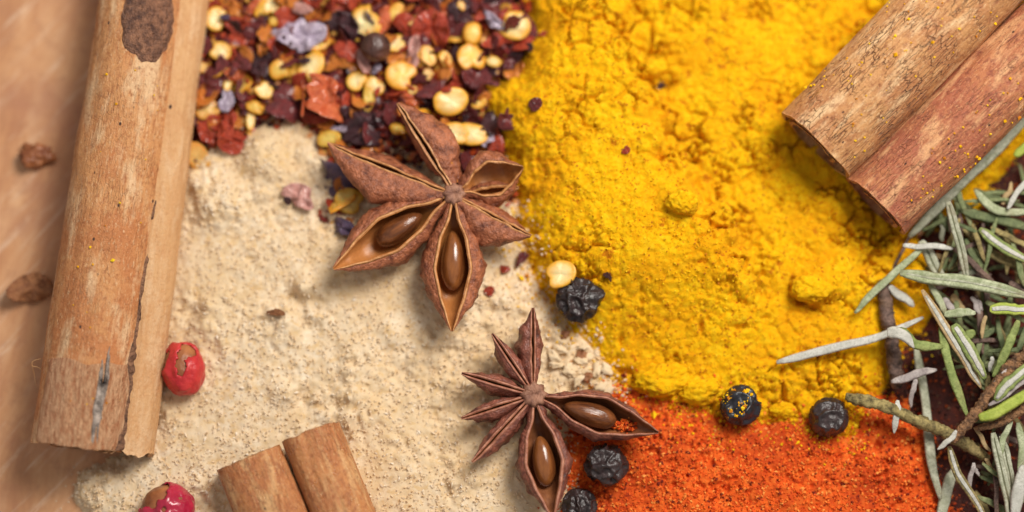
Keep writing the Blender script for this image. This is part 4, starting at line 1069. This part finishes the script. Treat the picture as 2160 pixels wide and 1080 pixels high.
def leaf(pts, width, kind, mat, label=None, parent=None, group=None, mat2=None, name='rosemary_leaf', z=None, ends=(.45, .28), seed=None, roll=0.0):
    seed = seed if seed is not None else int(pts[0][0] * 3 + pts[0][1])
    L3 = [P(p[0], p[1], p[2] if len(p) > 2 else z) for p in pts]
    k = 22; line = smooth_line(L3, k)
    u = np.linspace(0, 1, k)
    tw = .16 * ((seed * 7) % 10) / 10 - .10
    hw = width * .90 / 200 * np.interp(u, [0, .04, .18, .5, .8, .95, 1], [ends[0] + tw, .66 + tw, .93, 1, .84, .50 + tw, ends[1] + tw])
    hw = hw * (1 + .30 * (fbm(np.stack([u * 9, u * 0 + seed, u * 0], -1), 2, seed) - .5))
    line[:, 0] += .07 * (fbm(np.stack([u * 3, u * 0 + seed, u * 0 + 9], -1), 2, seed) - .5); line[:, 1] += .07 * (fbm(np.stack([u * 3, u * 0 + seed, u * 0 + 5], -1), 2, seed + 1) - .5)
    line[:, 2] += .05 * (fbm(np.stack([u * 4, u * 0 + seed, u * 0 + 3], -1), 2, seed) - .5)
    V = sweep(line, hw, PROF[kind], True, roll)
    F = grid_faces(k, 9, True).tolist() + [list(range(9))[::-1], [(k - 1) * 9 + j for j in range(9)]]
    o = at_origin(name if parent is None else 'leaf', V.reshape(-1, 3), F, M[mat], parent)
    if parent is None: tag(o, label, 'rosemary leaf', group)
    elif label: o['label'] = label
    if kind == 'w':
        pr = [(-.42, .29), (-.22, .32), (0, .33), (.22, .32), (.42, .29), (.2, .06), (-.2, .06)]
        v = sweep(line[1:-1], hw[1:-1], pr, True, roll)
        F = grid_faces(k - 2, 7, True).tolist() + [list(range(7))[::-1], [(k - 3) * 7 + j for j in range(7)]]
        at_origin('felt_stripe', v.reshape(-1, 3), F, M[mat2 or 'leaf_white'], o)
    if kind == 'gr':
        pr = [(-.13, .125), (0, .03), (.13, .125), (0, .0)]
        v = sweep(line[1:-1], hw[1:-1], [(-.16, .16), (0, .05), (.16, .16), (0, .02)], True, roll)
        F = grid_faces(k - 2, 4, True).tolist()
        at_origin('groove', v.reshape(-1, 3), F, M[mat2 or 'leaf_groove'], o)
    return o

LEAVES = [
 ([(2185, 222, .95), (2062, 350, .95), (1918, 498, .62)], 31, 'p', 'leaf_pale', 'long pale grey leaf running along the lower edge of the red cinnamon roll'),
 ([(1948, 520, .95), (1862, 600, .95), (1802, 658, .90)], 19, 'p', 'leaf_sage', 'pale green leaf slanting onto the turmeric below the cinnamon'),
 ([(1903, 518, 1.05), (2012, 522, 1.0)], 15, 'p', 'leaf_white', 'short whitish leaf lying level just below the cinnamon tip'),
 ([(1998, 424, 1.30), (2020, 500, 1.2), (2045, 605, .96)], 24, 'gr', 'leaf_pale', 'grooved grey leaf standing upright right of the cinnamon tip'),
 ([(1942, 508, .8), (1968, 552, .8), (1998, 600, .75)], 28, 'gr', 'leaf_pale', 'grooved pale leaf tucked beneath the level whitish leaf'),
 ([(1898, 578, 1.12), (2030, 594, 1.18), (2190, 630, 1.2)], 32, 'gr', 'leaf_sage', 'wide pale green leaf crossing level from turmeric to the right edge', 'leaf_pale'),
 ([(1636, 763, .82), (1750, 738, .86), (1860, 708, .88), (1948, 668, .9)], 21, 'p', 'leaf_white', 'long whitish leaf reaching far left over the turmeric'),
 ([(1874, 702, 1.30), (1905, 705, 1.34), (1935, 726, 1.30), (1990, 730, 1.22)], 27, 'g', 'leaf_green', 'curled green leaf with a white base over the dark stalk'),
 ([(1876, 604, .75), (1930, 648, .70)], 22, 'p', 'leaf_white', 'stubby white leaf over the turmeric beside the dark stalk'),
 ([(1946, 612, 1.25), (2000, 700, 1.22), (2040, 766, 1.15), (2068, 818, 1.05)], 23, 'w', 'leaf_tan', 'long white striped leaf slanting down right, leftmost of two'),
 ([(2010, 684, 1.28), (2045, 740, 1.24), (2078, 800, 1.18)], 32, 'w', 'leaf_green', 'broad white striped leaf with green margins, right of the longer one'),
 ([(1990, 664, 1.22), (2060, 658, 1.22)], 22, 'p', 'leaf_sage', 'short plump light green leaf lying level under the wide pale leaf'),
 ([(2088, 650, 1.15), (2180, 652, 1.15)], 28, 'w', 'leaf_bright', 'green leaf with grey stripe lying level at the right edge'),
 ([(2148, 678, 1.35), (2122, 740, 1.32), (2094, 796, 1.2)], 22, 'g', 'leaf_green', 'fresh green leaf leaning up right above the sprig'),
 ([(2030, 446, .85), (2090, 460, .85), (2185, 486, .85)], 26, 'g', 'leaf_dark', 'dark green leaf pointing left toward the cinnamon', None),
 ([(2066, 485, 1.0), (2115, 520, 1.02), (2185, 562, 1.05)], 26, 'w', 'leaf_green', 'white striped green leaf below the dark green one at right edge'),
 ([(2026, 476, .72), (2100, 540, .74), (2185, 574, .74)], 24, 'g', 'leaf_olive', 'brown olive leaf under the white striped one at right'),
 ([(2056, 398, .95), (2086, 432, .95), (2120, 446, .95), (2190, 448, .95)], 21, 'p', 'leaf_sage', 'bent pale leaf curving right below the long grey leaf'),
 ([(2124, 442, 1.08), (2185, 345, 1.1)], 14, 'p', 'leaf_white', 'thin whitish leaf leaning over the bent pale leaf'),
 ([(2114, 432, .85), (2136, 386, .85)], 13, 'p', 'leaf_tan', 'small tan leaf left of the thin whitish one'),
 ([(2140, 330, .95), (2185, 290, 1.0)], 22, 'g', 'leaf_bright', 'bright green leaf tip at the right edge below the cinnamon'),
 ([(1896, 845, 1.02), (1890, 880, 1.0), (1886, 915, .92)], 17, 'p', 'leaf_white', 'short white leaf pointing down across the olive twig'),
 ([(1934, 735, .5), (1952, 850, .5), (1965, 970, .55), (1982, 1054, .55)], 24, 'p', 'leaf_pale', 'long grey leaf running down between paprika and the sprig'),
 ([(1880, 806, .82), (1930, 788, .9), (1978, 778, .9)], 20, 'p', 'leaf_lilac', 'lilac grey leaf with a pink tip over the dark stalk'),
 ([(1932, 795, .85), (1924, 825, .8), (1922, 862, .7)], 13, 'p', 'leaf_lilac', 'small lilac grey leaf hanging below the pink tipped one'),
 ([(2004, 940, 1.05), (2018, 995, .98), (2050, 1045, .9), (2092, 1110, .85)], 21, 'w', 'leaf_olive', 'white striped leaf with yellow green edge below the stem end'),
 ([(2014, 985, .45), (1998, 1040, .45), (1978, 1120, .45)], 28, 'p', 'leaf_pale', 'blurred grey leaf on paprika at the bottom, under the striped one'),
 ([(2094, 912, 1.1), (2110, 980, 1.1), (2128, 1060, 1.05), (2136, 1120, 1.0)], 23, 'gr', 'leaf_pale', 'grooved grey leaf hanging down at lower right, left of its pair'),
 ([(2112, 918, 1.05), (2126, 985, 1.0), (2138, 1052, .95)], 22, 'gr', 'leaf_pale', 'grooved grey leaf hanging down at lower right, right of its pair'),
 ([(2134, 886, 1.12), (2118, 925, 1.1), (2114, 960, 1.08)], 15, 'p', 'leaf_sage', 'slim grey green leaf dropping from the second branch'),
 ([(2146, 892, 1.0), (2156, 950, .95), (2150, 1010, .9)], 20, 'p', 'leaf_sage', 'grey green leaf at the lower right edge beside the grooved pair'),
 ([(2166, 985, 1.2), (2155, 1010, 1.22), (2138, 1115, 1.1)], 32, 'p', 'leaf_white', 'wide whitish leaf in the bottom right corner'),
 ([(2056, 900, .95), (2075, 930, .92), (2090, 955, .9)], 11, 'p', 'leaf_tan', 'thin yellowish leaf under the second branch'),
 ([(2052, 978, .7), (2049, 1000, .65), (2046, 1030, .55)], 12, 'p', 'leaf_lilac', 'lilac grey bit standing on dark dust right of the striped leaf'),
 ([(2050, 982, .7), (2068, 1002, .6)], 9, 'p', 'leaf_lilac', 'tiny lilac grey bit forming a fork on dark dust'),
 ([(2080, 965, .8), (2092, 990, .75)], 10, 'p', 'leaf_tan', 'small tan bit at the tip of the thin yellowish leaf'),
 ([(2077, 666, 1.0), (2072, 712, .95)], 11, 'p', 'leaf_tan', 'short tan leaf standing below the plump light green leaf'),
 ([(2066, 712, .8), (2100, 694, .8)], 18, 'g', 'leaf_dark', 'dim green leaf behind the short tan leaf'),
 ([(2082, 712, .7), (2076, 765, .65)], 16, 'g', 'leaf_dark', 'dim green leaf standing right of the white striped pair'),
 ([(2048, 626, .85), (2068, 664, .8)], 13, 'p', 'leaf_lilac', 'pinkish leaf bit under the wide pale leaf, left of two'),
 ([(2062, 630, .85), (2074, 656, .8)], 9, 'p', 'leaf_lilac', 'pinkish leaf bit under the wide pale leaf, right of two'),
 ([(1986, 628, .85), (2012, 660, .85)], 17, 'p', 'leaf_lilac', 'lilac leaf stub above the plump light green leaf'),
 ([(2006, 622, .7), (2034, 655, .7)], 22, 'p', 'leaf_tan', 'brown leaf stub beside the lilac one'),
 ([(1962, 600, .95), (1980, 635, .95), (1994, 668, .95)], 17, 'p', 'leaf_sage', 'grey green leaf just right of the long white striped one'),
 ([(2092, 752, .95), (2086, 782, .9)], 11, 'p', 'leaf_white', 'tiny white leaf tip above the sprig stem'),
 ([(1972, 538, .7), (2022, 548, .7)], 14, 'p', 'leaf_tan', 'tan leaf bit below the level whitish leaf'),
 ([(1988, 470, .6), (1986, 512, .6)], 13, 'p', 'leaf_pale', 'short grey leaf in shadow left of the grooved upright leaf'),
 ([(2020, 580, .6), (2075, 572, .55)], 18, 'p', 'leaf_pale', 'blurred grey leaf in the gap above the wide pale leaf'),
 ([(2090, 480, .95), (2130, 500, .95), (2185, 530, .95)], 15, 'g', 'leaf_olive', 'narrow tan green leaf between the dark green and the white striped leaves'),
 ([(2034, 710, .95), (2056, 700, .9)], 22, 'g', 'leaf_green', 'short green leaf bit right of the broad white striped leaf'),
 ([(1918, 498, .62), (1896, 545, .55), (1868, 610, .42)], 8, 'p', 'leaf_brown', 'thin dark brown fibre between turmeric and the rosemary'),
]
for e in LEAVES:
    leaf(e[0], e[1], e[2], e[3], e[4], mat2=e[5] if len(e) > 5 else None)
# white base of the curled leaf
cu = [o for o in C.objects if o.get('label', '').startswith('curled green leaf')][0]
line = smooth_line([P(1872, 702, 1.36), P(1892, 702, 1.42), P(1912, 712, 1.41), P(1928, 734, 1.34)], 18)
u_ = np.linspace(0, 1, 18)
V = sweep(line, np.interp(u_, [0, .15, .7, 1], [.10, .13, .11, .02]), PROF['p'])
at_origin('leaf_base', V.reshape(-1, 3), grid_faces(18, 9, True).tolist() + [list(range(9))[::-1], [17 * 9 + j for j in range(9)]], M['leaf_white'], cu)

def stalk(name, pts, width, mat, parent=None, knob=.25, k=70, taper=(1, 1), seed=1, sides=14):
    line = smooth_line([P(*p) for p in pts], k)
    rad = width / 200 * np.interp(np.linspace(0, 1, k), [0, .06, .94, 1], [.6 * taper[0], taper[0], taper[1], .5 * taper[1]])
    v, f = tube(line, rad, sides, seed, knob)
    return at_origin(name, v, f, M[mat], parent)
o = stalk('rosemary_twig', [(1862, 590, .62), (1872, 670, .66), (1884, 740, .60), (1892, 820, .5)], 30, 'leaf_brown', None, .45, k=160, seed=3)
tag(o, 'dark brown dried stalk crossed by the curled green leaf', 'twig')
o = stalk('rosemary_twig', [(1784, 836, .98), (1860, 856, .98), (1930, 886, .92), (2005, 918, .8), (2085, 968, .55)], 25, 'leaf_olive', None, .5, k=160, seed=4)
tag(o, 'olive brown twig lying from the turmeric edge to the sprig', 'twig')
q = P(2060, 870, 1.35)
sp = link('rosemary_sprig', None, Matrix.Translation((q.x, q.y, ground(q.x, q.y)))); tag(sp, 'rosemary sprig with a rough brown stem at the right edge', 'rosemary sprig')
stalk('stem', [(2200, 705, 1.35), (2150, 758, 1.36), (2100, 812, 1.36), (2060, 868, 1.32), (2010, 932, 1.18)], 26, 'stem', sp, .7, 220, (1.15, .8), 6)
stalk('branch', [(2200, 842, 1.25), (2150, 868, 1.22), (2110, 892, 1.16), (2056, 904, 1.08)], 19, 'stem', sp, .36, 90, (1.1, .7), 7)
for pts, wd, kd, mt, lb in (
   ([(2064, 882, 1.42), (2110, 868, 1.50), (2190, 818, 1.5)], 28, 'g', 'leaf_bright', 'bright green fleshy leaf'),
   ([(2098, 842, 1.46), (2132, 804, 1.54), (2195, 750, 1.5)], 30, 'w', 'leaf_green', None),
   ([(2086, 858, 1.40), (2130, 828, 1.46), (2195, 782, 1.42)], 13, 'p', 'leaf_lilac', None),
   ([(2020, 910, 1.36), (2000, 928, 1.34), (1976, 948, 1.28)], 13, 'p', 'leaf_white', None),
   ([(1982, 690, 1.15), (1998, 755, 1.22), (2014, 810, 1.24), (2042, 880, 1.25)], 23, 'g', 'leaf_green', 'long green blade leaf'),
   ([(2126, 776, 1.44), (2108, 800, 1.45), (2090, 828, 1.43)], 8, 'p', 'leaf_lilac', None)):
    leaf(pts, wd, kd, mt, lb, parent=sp)

# leaves buried below, too alike to tell apart
rnd = random.Random(21)
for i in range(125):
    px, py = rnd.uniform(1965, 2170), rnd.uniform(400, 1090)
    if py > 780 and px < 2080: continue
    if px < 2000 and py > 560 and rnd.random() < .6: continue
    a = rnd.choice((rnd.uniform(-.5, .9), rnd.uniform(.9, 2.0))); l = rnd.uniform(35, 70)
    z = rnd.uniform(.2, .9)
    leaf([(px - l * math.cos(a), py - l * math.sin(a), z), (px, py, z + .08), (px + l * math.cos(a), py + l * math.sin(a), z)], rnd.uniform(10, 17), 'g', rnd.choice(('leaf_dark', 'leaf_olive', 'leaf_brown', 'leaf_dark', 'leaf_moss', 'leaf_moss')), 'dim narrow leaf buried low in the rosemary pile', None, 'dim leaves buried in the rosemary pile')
